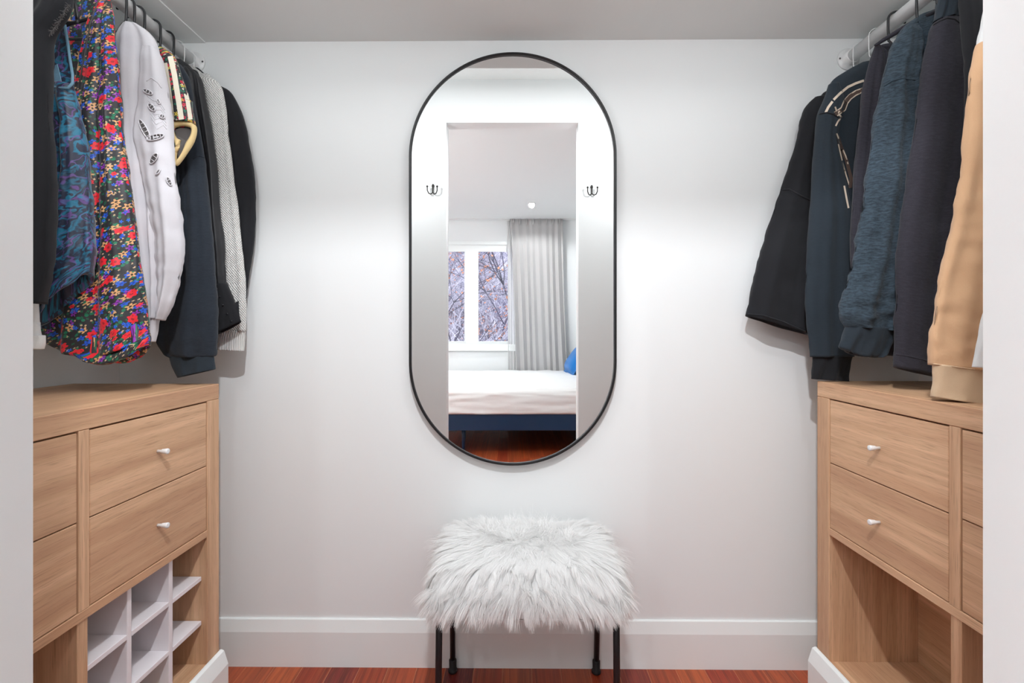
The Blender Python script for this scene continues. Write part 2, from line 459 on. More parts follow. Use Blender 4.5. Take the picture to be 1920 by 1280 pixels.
cuts = [(wl + .04, V(775, 600, YW).x), (V(798, 600, YW).x, V(870, 600, YW).x), (V(893, 600, YW).x, wr - .04)]
gt = V(900, 470, YW).z; gb = V(900, 641, YW).z
bm = bmesh.new()
add_box(bm, wl, wr, yw0, yw1, gt, wt); add_box(bm, wl, wr, yw0, yw1, wb, gb)
add_box(bm, wl, cuts[0][0], yw0, yw1, gb, gt)
add_box(bm, cuts[0][1], cuts[1][0], yw0, yw1, gb, gt); add_box(bm, cuts[1][1], cuts[2][0], yw0, yw1, gb, gt); add_box(bm, cuts[2][1], wr, yw0, yw1, gb, gt)
bm_obj('window_frame', bm, M['trim'], win)
for a, b in cuts:
    box('pane', a - .005, b + .005, yw0 + .02, yw0 + .026, gb - .005, gt + .005, M['glass'], win, bevel=0)
    bm = bmesh.new(); e = .012
    add_box(bm, a, a + e, yw1 - .01, yw1 + .008, gb, gt); add_box(bm, b - e, b, yw1 - .01, yw1 + .008, gb, gt)
    add_box(bm, a + e, b - e, yw1 - .01, yw1 + .008, gb, gb + e); add_box(bm, a + e, b - e, yw1 - .01, yw1 + .008, gt - e, gt)
    bm_obj('sash_bead', bm, M['trim'], win)
box('window_sill', wl - .05, wr + .05, YW - .02, YW + .05, wb - .10, wb, M['trim'], win, bevel=.006)
bm = bmesh.new()
add_box(bm, wl - .05, wr + .05, YW, YW + .015, wt, wt + .05, .003)
bm_obj('casing', bm, M['trim'], win)

# baseboards (chamfered top)
BH = .170
def bprof(y_face, s, h=BH, th=.018):
    # s: direction away from the room
    return [(y_face, 0), (y_face, h * .745), (y_face + s * .010, h * .985), (y_face + s * .013, h), (y_face + s * th, h), (y_face + s * th, 0)]
struct(extr('baseboard_back', bprof(YB - .018, 1), 'x', XL, XR, M['trim']), 'white chamfered baseboard along the back wall')
struct(extr('baseboard_far', bprof(YW + .018, -1), 'x', BXL, BXR, M['trim']))

# floor of planks
fl = struct(box('floor', BXL - T, XR + T, YW - T, YB + T, -.12, -.0009, M['gap'], bevel=0))
PW = .1135 * .92
x0 = at(408, 1252, YB - .018).x
i0 = int((BXL - x0) / PW) - 1
plank_me = {}
def plank(x, y0, y1):
    L = y1 - y0; key = round(L, 1)
    if key not in plank_me:
        bm = bmesh.new(); add_box(bm, -PW / 2 + .0006, PW / 2 - .0006, -.5, .5, -.012, 0, .0006)
        me = bpy.data.meshes.new('plank')
        bm.to_mesh(me); bm.free(); me.materials.append(M['floor']); plank_me[key] = me
    o = bpy.data.objects.new('plank', plank_me[key]); COL.objects.link(o)
    o.parent = fl; o.location = Vector((x, (y0 + y1) / 2, 0)) - fl.location; o.scale = (1, L - .0008, 1)
i = i0
while True:
    xc = x0 + PW * (i + .5); i += 1
    if xc + PW / 2 < BXL: continue
    if xc - PW / 2 > XR: break
    ymax = YB - .004 if xc > XL else YO
    y = YW
    first = random.uniform(.7, 1.7)
    while y < ymax - .02:
        y2 = min(ymax, y + first); first = random.uniform(1.3, 2.1)
        if ymax - y2 < .5: y2 = ymax
        if not (xc > BXR + .1 and y2 < YO): plank(xc, y, y2)
        y = y2

# ------------------------------------------------------------------ mirror
MX = (at(768, 500, YG).x + at(1155, 500, YG).x) / 2
MZT = at(961, 97, YG - .01).z; MZB = at(961, 873, YG - .01).z
RO = (at(1156, 500, YG - .01).x - at(766, 500, YG - .01).x) / 2
def stadium(r, n=64):
    pts = []
    for k in range(n + 1):
        a = PI * k / n; pts.append((MX + r * math.cos(a), MZT - RO + r * math.sin(a)))
    for k in range(n + 1):
        a = PI + PI * k / n; pts.append((MX + r * math.cos(a), MZB + RO + r * math.sin(a)))
    return pts
mir = thing('wall_mirror', 'tall pill-shaped mirror with thin black frame hung above the fur stool', 'mirror', (MX, YB, (MZT + MZB) / 2))
po, pi_ = stadium(RO), stadium(RO - .0085); n = len(po)
yf, yb = YB - .032, YB - .001
vs = [(x, yf + .001, z) for x, z in po] + [(x, yb, z) for x, z in po] + [(x, yf, z) for x, z in stadium(RO - .0015)] + [(x, yf, z) for x, z in stadium(RO - .007)] + [(x, yf + .002, z) for x, z in pi_] + [(x, yb, z) for x, z in pi_]
fs = []
seq = [1, 0, 2, 3, 4, 5, 1]
for a, b in zip(seq, seq[1:]):
    for k in range(n):
        l = (k + 1) % n; fs.append([a * n + k, a * n + l, b * n + l, b * n + k])
mesh('frame', vs, fs, M['black_frame'], mir)
eps = 9.5 / 900 / 2
gp = stadium(RO - .0075)
vs = [(x, YG - .001 + (x - MX) * eps, z) for x, z in gp] + [(x, YG + .007 + (x - MX) * eps, z) for x, z in gp]
fs = [list(range(n)), list(range(n, 2 * n))[::-1]] + [[k, n + k, n + (k + 1) % n, (k + 1) % n] for k in range(n)]
mesh('mirror_glass', vs, fs, M['mirror'], mir)

# ------------------------------------------------------------------ dressers
def dresser(side, Xf, Xb, Yend, yi, ym0, ym1, ztop, zsl, zmid, zd, zsh, zfl, label):
    """side -1 left, +1 right. Yend far end; yi inner face of end post; ym0..ym1 divider"""
    s = side
    wallx = XL if s < 0 else XR
    t_ = thing('dresser', label, 'dresser', (Xf + s * .2, (Yend + .6) / 2, 0))
    near_end = 2 * (ym0 + ym1) / 2 - Yend
    near_in = near_end + (Yend - yi)
    wx = wallx - s * .004
    box('top_panel', Xf, wx, near_end, Yend, zsl, ztop, M['oak_y'], t_, .002)
    box('end_panel', Xf, wx, yi, Yend - .0005, .0, zsl - .0005, M['oak_z'], t_, .0015)
    box('end_panel', Xf, wx, near_end + .0005, near_in, .0, zsl - .0005, M['oak_z'], t_, .0015)
    box('divider', Xf, Xb, ym0, ym1, zsh + .0225, zsl - .0005, M['oak_z'], t_, .001)
    box('divider', Xf + s * .004, Xb, ym0, ym1, zfl, zsh - .0005, M['oak_z'], t_, .001)
    box('middle_shelf', Xf, Xb, near_in + .0005, yi - .0005, zsh, zsh + .022, M['oak_y'], t_, .001)
    box('bottom_shelf', Xf, Xb, near_in + .0005, yi - .0005, zfl - .03, zfl - .0005, M['oak_y'], t_, .001)
    box('back_panel', Xb, Xb + s * .012, near_in + .0005, yi - .0005, zfl - .03, zsl - .0005, M['oak_y'], t_, .001)
    for (a, b) in ((ym1, yi), (near_in, ym0)):
        for (zz0, zz1) in ((zmid + .0015, zsl - .004), (zsh + .024, zmid - .0015)):
            g = .0035
            d = box('drawer', Xf + s * .002, Xf + s * .020, a + g, b - g * .8, zz0, zz1, M['oak_y'], t_, .0012)
            c = Vector((Xf + s * .002, (a + b) / 2 + .002, (zz0 + zz1) / 2 - .002))
            lathe('knob', [(.0045, -.001), (.0045, .010), (.0062, .0125), (.0078, .026), (.0074, .0285), (.004, .029)], c, (-s, 0, 0), M['white_metal'], d, 20)
    # white plinth board in front and its return round the far end
    xp = Xf - s * .006
    prof = [(xp - s * .022, 0), (xp - s * .022, .128), (xp - s * .008, .170), (xp + s * .0, .174), (xp + s * .005, .174), (xp + s * .005, 0)]
    extr('plinth', prof, 'y', near_end, Yend + .004, M['trim'], t_)
    return t_, near_in

XfL = -.982
yE = Yat(411, XfL); yI = Yat(389, XfL); yM1 = Yat(168, XfL); yM0 = Yat(148, XfL)
zt = atX(411, 719, XfL).z; zsl = atX(389, 752, XfL).z; zmd = atX(389, 873, XfL).z; zsh = atX(391, 1005, XfL).z; zfl = .170
dL, nin = dresser(-1, XfL, -1.32, yE, yI, yM0, yM1, zt, zsl, zmd, 0, zsh, zfl, 'oak dresser with drawers on the left, holding a white cubby insert')
XfR = 1.003
yE2 = Yat(1532, XfR); yI2 = Yat(1554.5, XfR); yN1 = Yat(1779, XfR); yN0 = Yat(1800, XfR)
zt2 = atX(1532, 714, XfR).z; zsl2 = atX(1554, 747, XfR).z; zmd2 = atX(1555, 867.5, XfR).z; zsh2 = atX(1553, 1001, XfR).z
dR, nin2 = dresser(1, XfR, 1.285, yE2, yI2, yN0, yN1, zt2, zsl2, zmd2, 0, zsh2, zfl, 'oak dresser with drawers on the right, its lower bays empty')

# white cubby insert in the left dresser
XO = -1.0
org = thing('shoe_organizer', 'white board cubby insert standing in the lower bay of the left dresser', 'shoe rack', (XO - .15, 1.3, zfl))
yd = [(Yat(238.5, XO), Yat(247, XO)), (Yat(317, XO), Yat(324, XO))]
zA = atX(378, 1080, XO).z; zB = atX(378, 1163, XO).z
for a, b in yd:
    box('upright', XO, -1.316, a, b, zfl, zsh - .001, M['white_board'], org, .001)
for z in (zA, zB):
    ys = [yM1 + .001] + [v for ab in yd for v in ab] + [yI - .002]
    for k in range(0, 6, 2):
        box('shelf', XO + .0004, -1.316, ys[k] + .0004, ys[k + 1] - .0004, z - .013, z, M['white_board'], org, .0008)

# ------------------------------------------------------------------ clothes rods
RXL, RXR = at(365, 118, YB).x, at(1590, 118, YB).x
ZR = at(365, 118, YB).z
RR = .0215
for s, X in ((-1, RXL), (1, RXR)):
    r_ = thing('clothes_rod', 'white metal clothes rod above the %s dresser' % ('left' if s < 0 else 'right'), 'clothes rail', (X, YB, ZR), 'clothes rods along both sides')
    v, f = tube_geo([(X, YF + .004, ZR), (X, 1.0, ZR), (X, YB - .004, ZR)], RR, 32)
    mesh('rail', v, f, M['white_metal'], r_, True)
    for (yy, dr) in ((YB - .0005, -1), (YF + .0005, 1)):
        fl_ = lathe('flange', [(.040, 0), (.040, .003), (.038, .005), (.0245, .0055), (.0245, .028), (.0232, .030)], (X, yy, ZR), (0, dr, 0), M['white_metal'], r_, 32)
        for k in range(3):
            a = 2 * PI * k / 3 + (.05 if s < 0 else 3.1)
            lathe('screw', [(.0035, -.001), (.0035, .001), (.002, .0014)], (X + .033 * math.cos(a), yy + dr * .005, ZR + .033 * math.sin(a)), (0, dr, 0), M['hole'], fl_, 10)

def hanger(side, Y, label, mat='black', arms=True, hw=.10, hr=.08):
    thin = mat != 'black'
    X = RXL if side < 0 else RXR
    s = -side                        # towards the room
    h = thing('clothes_hanger', label, 'hanger', (X, Y, ZR), 'hangers on the %s rod' % ('left' if side < 0 else 'right'))
    m = M[mat]; R = .027
    pts = []
    for k in range(19):
        a = math.radians(200 - k * 200 / 18)
        pts.append((X + s * R * math.cos(a), Y, ZR + R * math.sin(a)))
    pts += [(X + s * R, Y, ZR - .03), (X + s * (R - .002), Y, ZR - .065), (X + s * .012, Y, ZR - .078), (X, Y, ZR - .098)]
    rod('hook', pts, .0013 if thin else .0036, m, h, 10)
    zz = ZR - .098
    arc = [(X - s * hw, Y, zz - .055), (X - s * hw * .9, Y, zz - .042), (X - s * hw * .5, Y, zz - .018), (X, Y, zz), (X + s * hr * .5, Y, zz - .018), (X + s * hr * .9, Y, zz - .042), (X + s * hr, Y, zz - .055)]
    rod('shoulder_bar', arc, .0048, m, h, 10)
    rod('lower_bar', [(X - s * hw, Y, zz - .055), (X - s * hw * .9, Y, zz - .062), (X, Y, zz - .063), (X + s * hr * .9, Y, zz - .062), (X + s * hr, Y, zz - .055)], .0042, m, h, 10)
    return h

# ------------------------------------------------------------------ cloth lofts
def cr(p0, p1, p2, p3, t):
    return .5 * ((2 * p1) + (-p0 + p2) * t + (2 * p0 - 5 * p1 + 4 * p2 - p3) * t * t + (-p0 + 3 * p1 - 3 * p2 + p3) * t ** 3)
def loft(name, rows, mat, parent, sub=7, n=72, fold=.006, k=2.3, wr=.003, seed=0, hollow=True, mirror=None, e=.75, crease=0, ph=0, drift=.6, fx=0):
    """rows (xL,yL,xR,yR,Y,hy[,sag px]) in photo pixels at depth Y -> a closed cloth volume in the room"""
    R = []
    for r in rows:
        L_, R_ = at(r[0], r[1], r[4]), at(r[2], r[3], r[4])
        R.append(np.array([*L_, *R_, r[5], (r[6] if len(r) > 6 else 0) * r[4] / F]))
    S = []
    for i in range(len(R) - 1):
        p0 = R[max(i - 1, 0)]; p3 = R[min(i + 2, len(R) - 1)]
        for j in range(sub): S.append(cr(p0, R[i], R[i + 1], p3, j / sub))
    S.append(R[-1]); S = np.array(S); m = len(S)
    if mirror:
        xr, lim = mirror
        ext = max(abs(xr - S[:, 0]).max(), abs(xr - S[:, 3]).max())
        kk = min(1, abs(lim - xr) / ext)
        a, b = S[:, 0].copy(), S[:, 3].copy()
        S[:, 0], S[:, 3] = xr - (b - xr) * kk, xr - (a - xr) * kk
    so = noise.random_unit_vector() * 0 + Vector((seed * 3.1, seed * 7.7, seed * 1.3))
    verts, uvs = [], []
    vq = [0.0] * n; prevR = None
    for i in range(m):
        L_, R_, hy, sag = Vector(S[i, :3]), Vector(S[i, 3:6]), S[i, 6], S[i, 7]
        Mid = (L_ + R_) / 2; hw = (R_ - L_) / 2
        g = i / (m - 1); grow = min(1, .15 + 1.3 * g)
        u = 0; lastp = None; row = []; ru = []
        for q in range(n):
            th = 2 * PI * q / n
            c, s_ = math.cos(th), math.sin(th)
            cx = math.copysign(abs(c) ** e, c); sy = math.copysign(abs(s_) ** .9, s_)
            f_ = math.sin(k * PI * cx + ph + seed * 1.9 + drift * g * 3) + .45 * math.sin(2.3 * k * PI * cx + seed + drift * g * 5)
            P = Mid + hw * cx + Vector((0, hy * sy, 0))
            P.y += fold * grow * f_ * (1 - .5 * abs(cx) ** 4)
            P.x += fx * grow * math.cos(k * PI * cx + seed)
            P.z -= sag * (1 - cx * cx)
            q1 = P * 9 + so
            q2 = Vector((P.x * 22, P.y * 22, P.z * 34)) + so
            d = wr * (1.4 * noise.noise(q1) + .9 * noise.noise(q2) * (0.6 + .6 * g))
            dc = 0
            if crease: dc = crease * noise.noise(Vector((P.x * 16, P.y * 10, P.z * 62)) + so) * (.3 + g)
            P.y -= (d + dc) * (1 if s_ < 0 else -1); P.x += (d * .5 + dc * .15) * c
            if lastp is not None: u += (P - lastp).length
            lastp = P.copy()
            row.append(P); ru.append(u)
        if prevR is not None: vq = [a + (p - b).length for a, p, b in zip(vq, row, prevR)]
        prevR = row
        verts.append(row); uvs.append((ru, list(vq)))
    vs = [p for r in verts for p in r]
    fs, uv = [], []
    for i in range(m - 1):
        for q in range(n):
            l = (q + 1) % n
            fs.append([i * n + q, (i + 1) * n + q, (i + 1) * n + l, i * n + l])
            ua, ub = uvs[i][0][q], uvs[i + 1][0][q]
            du = uvs[i][0][l] if l else uvs[i][0][q] + .003
            dv = uvs[i + 1][0][l] if l else ub + .003
            va, vb = uvs[i][1], uvs[i + 1][1]
            uv.append([(ua, -va[q]), (ub, -vb[q]), (dv, -vb[l]), (du, -va[l])])
    def cap(i, last):
        c = sum(verts[i], Vector()) / n
        idx = len(vs)
        if last and hollow:
            base = i * n
            for sc_, dz in ((.90, .001), (.86, .012), (.80, .07)):
                st = len(vs)
                for q in range(n):
                    p = verts[i][q]; pp = c + (p - c) * sc_
                    if sc_ < .9: pp = Vector((pp.x, c.y + (p.y - c.y) * sc_ * .8, p.z))
                    vs.append(pp + Vector((0, 0, dz)))
                for q in range(n):
                    l = (q + 1) % n
                    fs.append([base + q, st + q, st + l, base + l]); uu = uvs[i][0][q]; ul = uvs[i][0][l] if l else uu + .003; ww = uvs[i][1][q]; uv.append([(uu, -ww - dz), (uu, -ww - dz - .01), (ul, -ww - dz - .01), (ul, -ww - dz)])
                base = st
            vs.append(c + Vector((0, 0, .07))); k_ = len(vs) - 1
            for q in range(n):
                l = (q + 1) % n; fs.append([base + q, k_, base + l]); uv.append([(0, 0)] * 3)
        else:
            vs.append(c)
            for q in range(n):
                l = (q + 1) % n
                fs.append([i * n + q, i * n + l, idx] if not last else [i * n + q, idx, i * n + l]); uv.append([(uvs[i][0][q], 0)] * 3)
    cap(0, False); cap(m - 1, True)
    o = mesh(name, vs, fs, mat, parent, True, uv)
    o['_'] = 0; del o['_']
    return o
def seam(rowL, parent, mat, hy=.03, th=.0022, name='seam'):
    """a stitched roll across the front of a sleeve, laid on the cloth"""
    pass
def bvh_of(o):
    vs = [v.co + wloc(o) for v in o.data.vertices]
    return BVHTree.FromPolygons(vs, [list(p.vertices) for p in o.data.polygons])
def hit(bv, px, py, off=.0012):
    d = Vector(ray(px, py)).normalized(); o_ = Vector((0, 0, H))
    p, nrm, i, dist = bv.ray_cast(o_, d)
    if p is None: return None
    return p - d * off
def cord(name, pxs, bv, r, mat, parent, off=0, nn=24):
    """a thin cord lying on a cloth surface through photo points"""
    pts = []
    for i in range(len(pxs) - 1):
        for j in range(6):
            t_ = j / 6; a, b = pxs[i], pxs[i + 1]
            p = hit(bv, a[0] + (b[0] - a[0]) * t_, a[1] + (b[1] - a[1]) * t_, off)
            if p is not None: pts.append(p)
    p = hit(bv, *pxs[-1], off)
    if p is not None: pts.append(p)
    if len(pts) < 2: return None
    # keep the line free of jumps
    out = [pts[0]]
    for p in pts[1:]:
        if (p - out[-1]).length < .06: out.append(p)
    if len(out) < 2: return None
    v, f = tube_geo(out, r, 8)
    return mesh(name, v, f, mat, parent, True)
def strip(name, pxs, wpx, bv, mat, parent, off=.0015):
    """flat print: a ribbon laid on the cloth surface"""
    P = []
    for i in range(len(pxs) - 1):
        nseg = 8 if i < len(pxs) - 2 else 9
        for j in range(nseg):
            t_ = j / 8; P.append((pxs[i][0] + (pxs[i + 1][0] - pxs[i][0]) * t_, pxs[i][1] + (pxs[i + 1][1] - pxs[i][1]) * t_))
    L_, R_ = [], []
    for i, p in enumerate(P):
        a, b = P[max(0, i - 1)], P[min(len(P) - 1, i + 1)]
        dx, dy = b[0] - a[0], b[1] - a[1]; l = math.hypot(dx, dy) or 1
        nx, ny = -dy / l * wpx / 2, dx / l * wpx / 2
        A, B = hit(bv, p[0] + nx, p[1] + ny, off), hit(bv, p[0] - nx, p[1] - ny, off)
        if A is None or B is None or (A - B).length > .04: continue
        L_.append(A); R_.append(B)
    vs, fs = [], []
    for a, b in zip(L_, R_): vs += [a, b]
    for i in range(len(L_) - 1):
        if (L_[i] - L_[i + 1]).length < .03: fs.append([2 * i, 2 * i + 1, 2 * i + 3, 2 * i + 2])
    if not fs: return None
    return mesh(name, vs, fs, mat, parent)

def garment(name, label, cat, side, Y, group=None):
    X = RXL if side < 0 else RXR
    return thing(name, label, cat, (X, Y, ZR - .15), group)
MIRL = (RXL, XL + .02); MIRR = (RXR, XR - .02)

# ======== left rod, far to near
Y8 = 1.722
g8 = garment('black_sweater', 'plain black long-sleeved top hanging furthest in on the left rod, by the wall', 'sweater', -1, Y8)
loft('body', [(330, 128, 372, 128, Y8, .008), (318, 140, 395, 148, Y8, .012), (305, 160, 415, 165, Y8, .016), (300, 250, 425, 250, Y8, .018), (290, 400, 430, 400, Y8, .018), (290, 570, 425, 570, Y8, .018)], M['black_cloth'], g8, seed=8)
S8 = [(402, 160, 418, 163, Y8, .010), (396, 174, 436, 177, Y8, .018), (392, 225, 457, 225, Y8, .022), (392, 300, 472, 300, Y8, .022), (392, 370, 479, 370, Y8, .022), (395, 440, 478, 440, Y8, .022), (398, 500, 470, 500, Y8, .020), (400, 560, 462, 560, Y8, .018), (402, 590, 456, 590, Y8, .018)]
loft('sleeve', S8, M['black_cloth'], g8, fold=.003, seed=81)
loft('sleeve', S8, M['black_cloth'], g8, fold=.003, seed=82, mirror=MIRL)

Y7 = 1.672
g7 = garment('knit_cardigan', 'white open-knit cardigan with ribbed hem on the left rod', 'cardigan', -1, Y7)
loft('body', [(300, 124, 362, 124, Y7, .006), (290, 136, 382, 140, Y7, .010), (280, 165, 398, 165, Y7, .014), (275, 400, 406, 400, Y7, .016), (270, 600, 402, 600, Y7, .016)], M['knit'], g7, seed=7)
S7 = [(368, 137, 388, 140, Y7, .008), (368, 148, 409, 155, Y7, .014), (374, 180, 419, 180, Y7, .018), (380, 250, 429, 250, Y7, .019), (386, 330, 438, 330, Y7, .019), (393, 410, 448, 410, Y7, .019), (400, 490, 457, 490, Y7, .019), (402, 560, 462, 560, Y7, .019), (400, 622, 461, 622, Y7, .018)]
loft('sleeve', S7, M['knit'], g7, fold=.002, wr=.002, seed=71)
loft('sleeve', S7, M['knit'], g7, fold=.002, wr=.002, seed=72, mirror=MIRL)
loft('rib_cuff', [(401, 620, 460, 620, Y7, .017), (402, 640, 458, 640, Y7, .017), (402, 655, 457, 658, Y7, .017)], M['knit_rib'], g7, fold=.001, wr=.001, seed=73)

Y6 = 1.62
g6 = garment('sheer_blouse', 'sheer black blouse with a buttoned cuff hanging beside the white knit', 'blouse', -1, Y6)
loft('body', [(280, 112, 340, 112, Y6, .008), (265, 125, 360, 128, Y6, .012), (258, 160, 378, 165, Y6, .015), (255, 400, 390, 400, Y6, .016), (255, 560, 380, 560, Y6, .016)], M['sheer'], g6, seed=6, fold=.008)
S6 = [(340, 126, 358, 128, Y6, .010), (336, 138, 377, 147, Y6, .018), (338, 180, 384, 180, Y6, .020), (345, 250, 397, 250, Y6, .020), (350, 320, 407, 320, Y6, .020), (358, 400, 413, 400, Y6, .020), (362, 470, 420, 470, Y6, .020), (368, 536, 424, 536, Y6, .018)]
loft('sleeve', S6, M['sheer'], g6, fold=.006, seed=61, k=3)
loft('sleeve', S6, M['sheer'], g6, fold=.006, seed=62, k=3, mirror=MIRL)
cf = loft('cuff', [(394, 536, 424, 530, Y6 - .004, .016), (399, 580, 439, 566, Y6 - .004, .017), (404, 628, 453, 603, Y6 - .004, .018)], M['coal_cloth'], g6, fold=.001, seed=63)
bv = bvh_of(cf)
for (a, b) in ((407, 542), (412, 556), (418, 572), (426, 588), (434, 602)):
    p = hit(bv, a, b, 0)
    if p is not None:
        lathe('button', [(.0012, -.003), (.0036, -.001), (.0036, .0012), (.002, .003)], p, (0, -1, .1), M['black'], cf, 12)

Y5 = 1.559
g5 = garment('navy_sweatshirt', 'dark navy fleece sweatshirt with a puffed wide-cuffed sleeve on the left rod', 'sweatshirt', -1, Y5)
loft('body', [(258, 102, 308, 102, Y5, .008), (245, 118, 332, 124, Y5, .012), (235, 160, 350, 168, Y5, .016), (232, 400, 352, 400, Y5, .018), (232, 620, 345, 620, Y5, .018)], M['navy_cloth'], g5, seed=5)
YQ = Y5 - .012
S5 = [(322, 118, 338, 121, YQ, .010), (318, 136, 354, 148, YQ, .018), (322, 200, 364, 200, YQ, .022), (326, 250, 374, 250, YQ, .022), (330, 293, 382, 293, YQ, .023), (333, 340, 386, 340, YQ, .024), (335, 400, 392, 400, YQ, .025), (330, 470, 399, 470, YQ, .026), (313, 545, 404, 545, YQ, .030), (298, 600, 406, 600, YQ, .034), (297, 640, 406, 640, YQ, .034), (308, 662, 403, 664, YQ, .028), (320, 670, 400, 668, YQ, .024)]
s5 = loft('sleeve', S5, M['navy_cloth'], g5, fold=.006, seed=51, crease=.001, k=1.6)
loft('sleeve', S5, M['navy_cloth'], g5, fold=.006, seed=52, mirror=MIRL)
loft('cuff', [(318, 664, 400, 662, YQ, .023), (322, 686, 402, 682, YQ, .022), (333, 708, 402, 692, YQ, .021)], M['slate_cloth'], g5, fold=.002, seed=53)
bv = bvh_of(s5)
cord('shoulder_seam', [(362, 298), (372, 292), (383, 295)], bv, .0018, M['navy_cloth'], s5)

Y4 = 1.492
g4 = garment('floral_tee', 'black floral short-sleeved top with cream stripes and cream rib cuff', 'top', -1, Y4)
loft('body', [(235, 78, 272, 78, Y4, .008), (225, 92, 304, 99, Y4, .012), (220, 130, 322, 138, Y4, .016), (215, 300, 330, 300, Y4, .016), (215, 520, 322, 520, Y4, .016)], M['floral_tee'], g4, seed=4)
YQ = Y4 - .012
t4 = loft('sleeve', [(296, 88, 312, 92, YQ, .010), (297, 108, 330, 110, YQ, .020), (302, 150, 344, 150, YQ, .024), (310, 190, 355, 190, YQ, .026), (318, 234, 365, 232, YQ, .028)], M['floral_tee'], g4, fold=.002, seed=41, hollow=True)
loft('sleeve', [(296, 88, 312, 92, YQ, .010), (297, 108, 330, 110, YQ, .020), (302, 150, 344, 150, YQ, .024), (318, 234, 365, 232, YQ, .028)], M['floral_tee'], g4, fold=.002, seed=42, mirror=MIRL)
bv = bvh_of(t4)
strip('cream_stripe', [(309, 118), (314, 150), (319, 190), (323, 229)], 9, bv, M['cream_cloth'], t4, .003)
strip('cream_stripe', [(318, 100), (327, 140), (335, 190), (341, 229)], 10, bv, M['cream_cloth'], t4, .003)
strip('cream_stripe', [(331, 112), (342, 150), (352, 190), (358, 229)], 8, bv, M['cream_cloth'], t4, .003)
lp = [(320, 234), (331, 229), (343, 228), (355, 230), (365, 236), (366, 248), (361, 265), (351, 282), (340, 298), (330, 309), (327, 300), (328, 286), (332, 276), (330, 266), (323, 256), (320, 245)]
P = [at(a, b, YQ - .018 + .012 * math.sin(i / 15 * 2 * PI)) for i, (a, b) in enumerate(lp)]
def smooth_loop(P, s=4):
    out = []; n_ = len(P)
    for i in range(n_):
        a, b, c, d = (np.array(P[(i + j - 1) % n_]) for j in range(4))
        for j in range(s): out.append(Vector(cr(a, b, c, d, j / s)))
    return out
P = smooth_loop(P)
# wide flat rib band swept round the loop
ctr = sum(P, Vector()) / len(P)
vs, fs = [], []; n_ = len(P)
for p in P:
    d = (p - ctr).normalized()
    for (a, b) in ((.002, -.006), (.002, .006), (-.002, .010), (-.013, .006), (-.013, -.003), (-.006, -.008)):
        vs.append(p + d * a + Vector((0, b, 0)))
for i in range(n_):
    j = (i + 1) % n_
    for q in range(6):
        l = (q + 1) % 6; fs.append([i * 6 + q, i * 6 + l, j * 6 + l, j * 6 + q])
mesh('rib_cuff', vs, fs, M['cream_rib'], g4, True)
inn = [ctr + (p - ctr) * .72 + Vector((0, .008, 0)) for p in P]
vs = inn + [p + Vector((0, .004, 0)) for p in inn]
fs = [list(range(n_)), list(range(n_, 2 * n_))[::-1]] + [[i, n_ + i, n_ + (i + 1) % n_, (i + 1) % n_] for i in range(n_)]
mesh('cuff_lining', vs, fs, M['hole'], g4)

Y3 = 1.422
g3 = garment('white_sweatshirt', 'white ripped sweatshirt beside the long floral dress on the left rod', 'sweatshirt', -1, Y3)
b3 = loft('body', [(232, 43, 256, 44, Y3, .010), (222, 58, 280, 62, Y3, .018), (216, 84, 296, 90, Y3, .022), (217, 150, 300, 150, Y3, .024), (225, 250, 300, 250, Y3, .024), (237, 340, 300, 340, Y3, .024), (249, 430, 303, 430, Y3, .024), (262, 510, 306, 510, Y3, .024), (270, 575, 303, 580, Y3, .022), (275, 595, 299, 597, Y3, .018)], M['white_cloth'], g3, seed=3, fold=.008, k=1.7, crease=.0015)
loft('cuff', [(274, 592, 297, 594, Y3, .016), (277, 615, 293, 615, Y3, .014), (282, 640, 290, 641, Y3, .010)], M['white_cloth'], g3, fold=.001, seed=33)
YQ = Y3 - .012
S3 = [(268, 84, 292, 90, YQ, .010), (266, 110, 304, 116, YQ, .020), (264, 160, 314, 165, YQ, .024), (258, 215, 321, 215, YQ, .026), (258, 270, 323, 270, YQ, .026), (268, 330, 329, 330, YQ, .026), (283, 400, 337, 400, YQ, .025), (292, 465, 342, 465, YQ, .025), (293, 520, 336, 520, YQ, .024), (293, 565, 323, 568, YQ, .020), (293, 596, 306, 601, YQ, .014)]
s3 = loft('sleeve', S3, M['white_cloth'], g3, fold=.006, seed=31, crease=.0025, wr=.004, k=1.1)
loft('sleeve', S3, M['white_cloth'], g3, fold=.006, seed=32, mirror=MIRL)
bv = bvh_of(s3)
cord('shoulder_seam', [(275, 152), (284, 146), (296, 155), (303, 165)], bv, .0016, M['white_cloth'], s3)
def tear(cx, cy, L_, w_, ang, bars):
    L_ *= 1.25; w_ *= 1.45
    a = math.radians(ang); ux, uy = math.cos(a), math.sin(a)
    ring = []
    for q in range(20):
        th = 2 * PI * q / 20
        du, dv = L_ / 2 * math.cos(th), w_ / 2 * math.sin(th)
        p = hit(bv, cx + du * ux - dv * uy, cy + du * uy + dv * ux, .004)
        if p is None: return
        ring.append(p)
    c = sum(ring, Vector()) / 20
    h_ = mesh('ripped_hole', ring + [c], [[q, (q + 1) % 20, 20] for q in range(20)], M['hole'], s3)
    v, f = tube_geo(ring, .0017, 6, True); mesh('frayed_rim', v, f, M['white_cloth'], h_, True)
    for k_ in range(bars):
        t_ = (k_ + 1) / (bars + 1) * 2 - 1; ww = w_ / 2 * math.sqrt(1 - t_ * t_)
        A = hit(bv, cx + t_ * L_ / 2 * ux - ww * uy, cy + t_ * L_ / 2 * uy + ww * ux, .005)
        B = hit(bv, cx + t_ * L_ / 2 * ux + ww * uy, cy + t_ * L_ / 2 * uy - ww * ux, .005)
        if A is not None and B is not None:
            v, f = tube_geo([A, B], .0010, 6); mesh('thread', v, f, M['white_cloth'], h_, True)
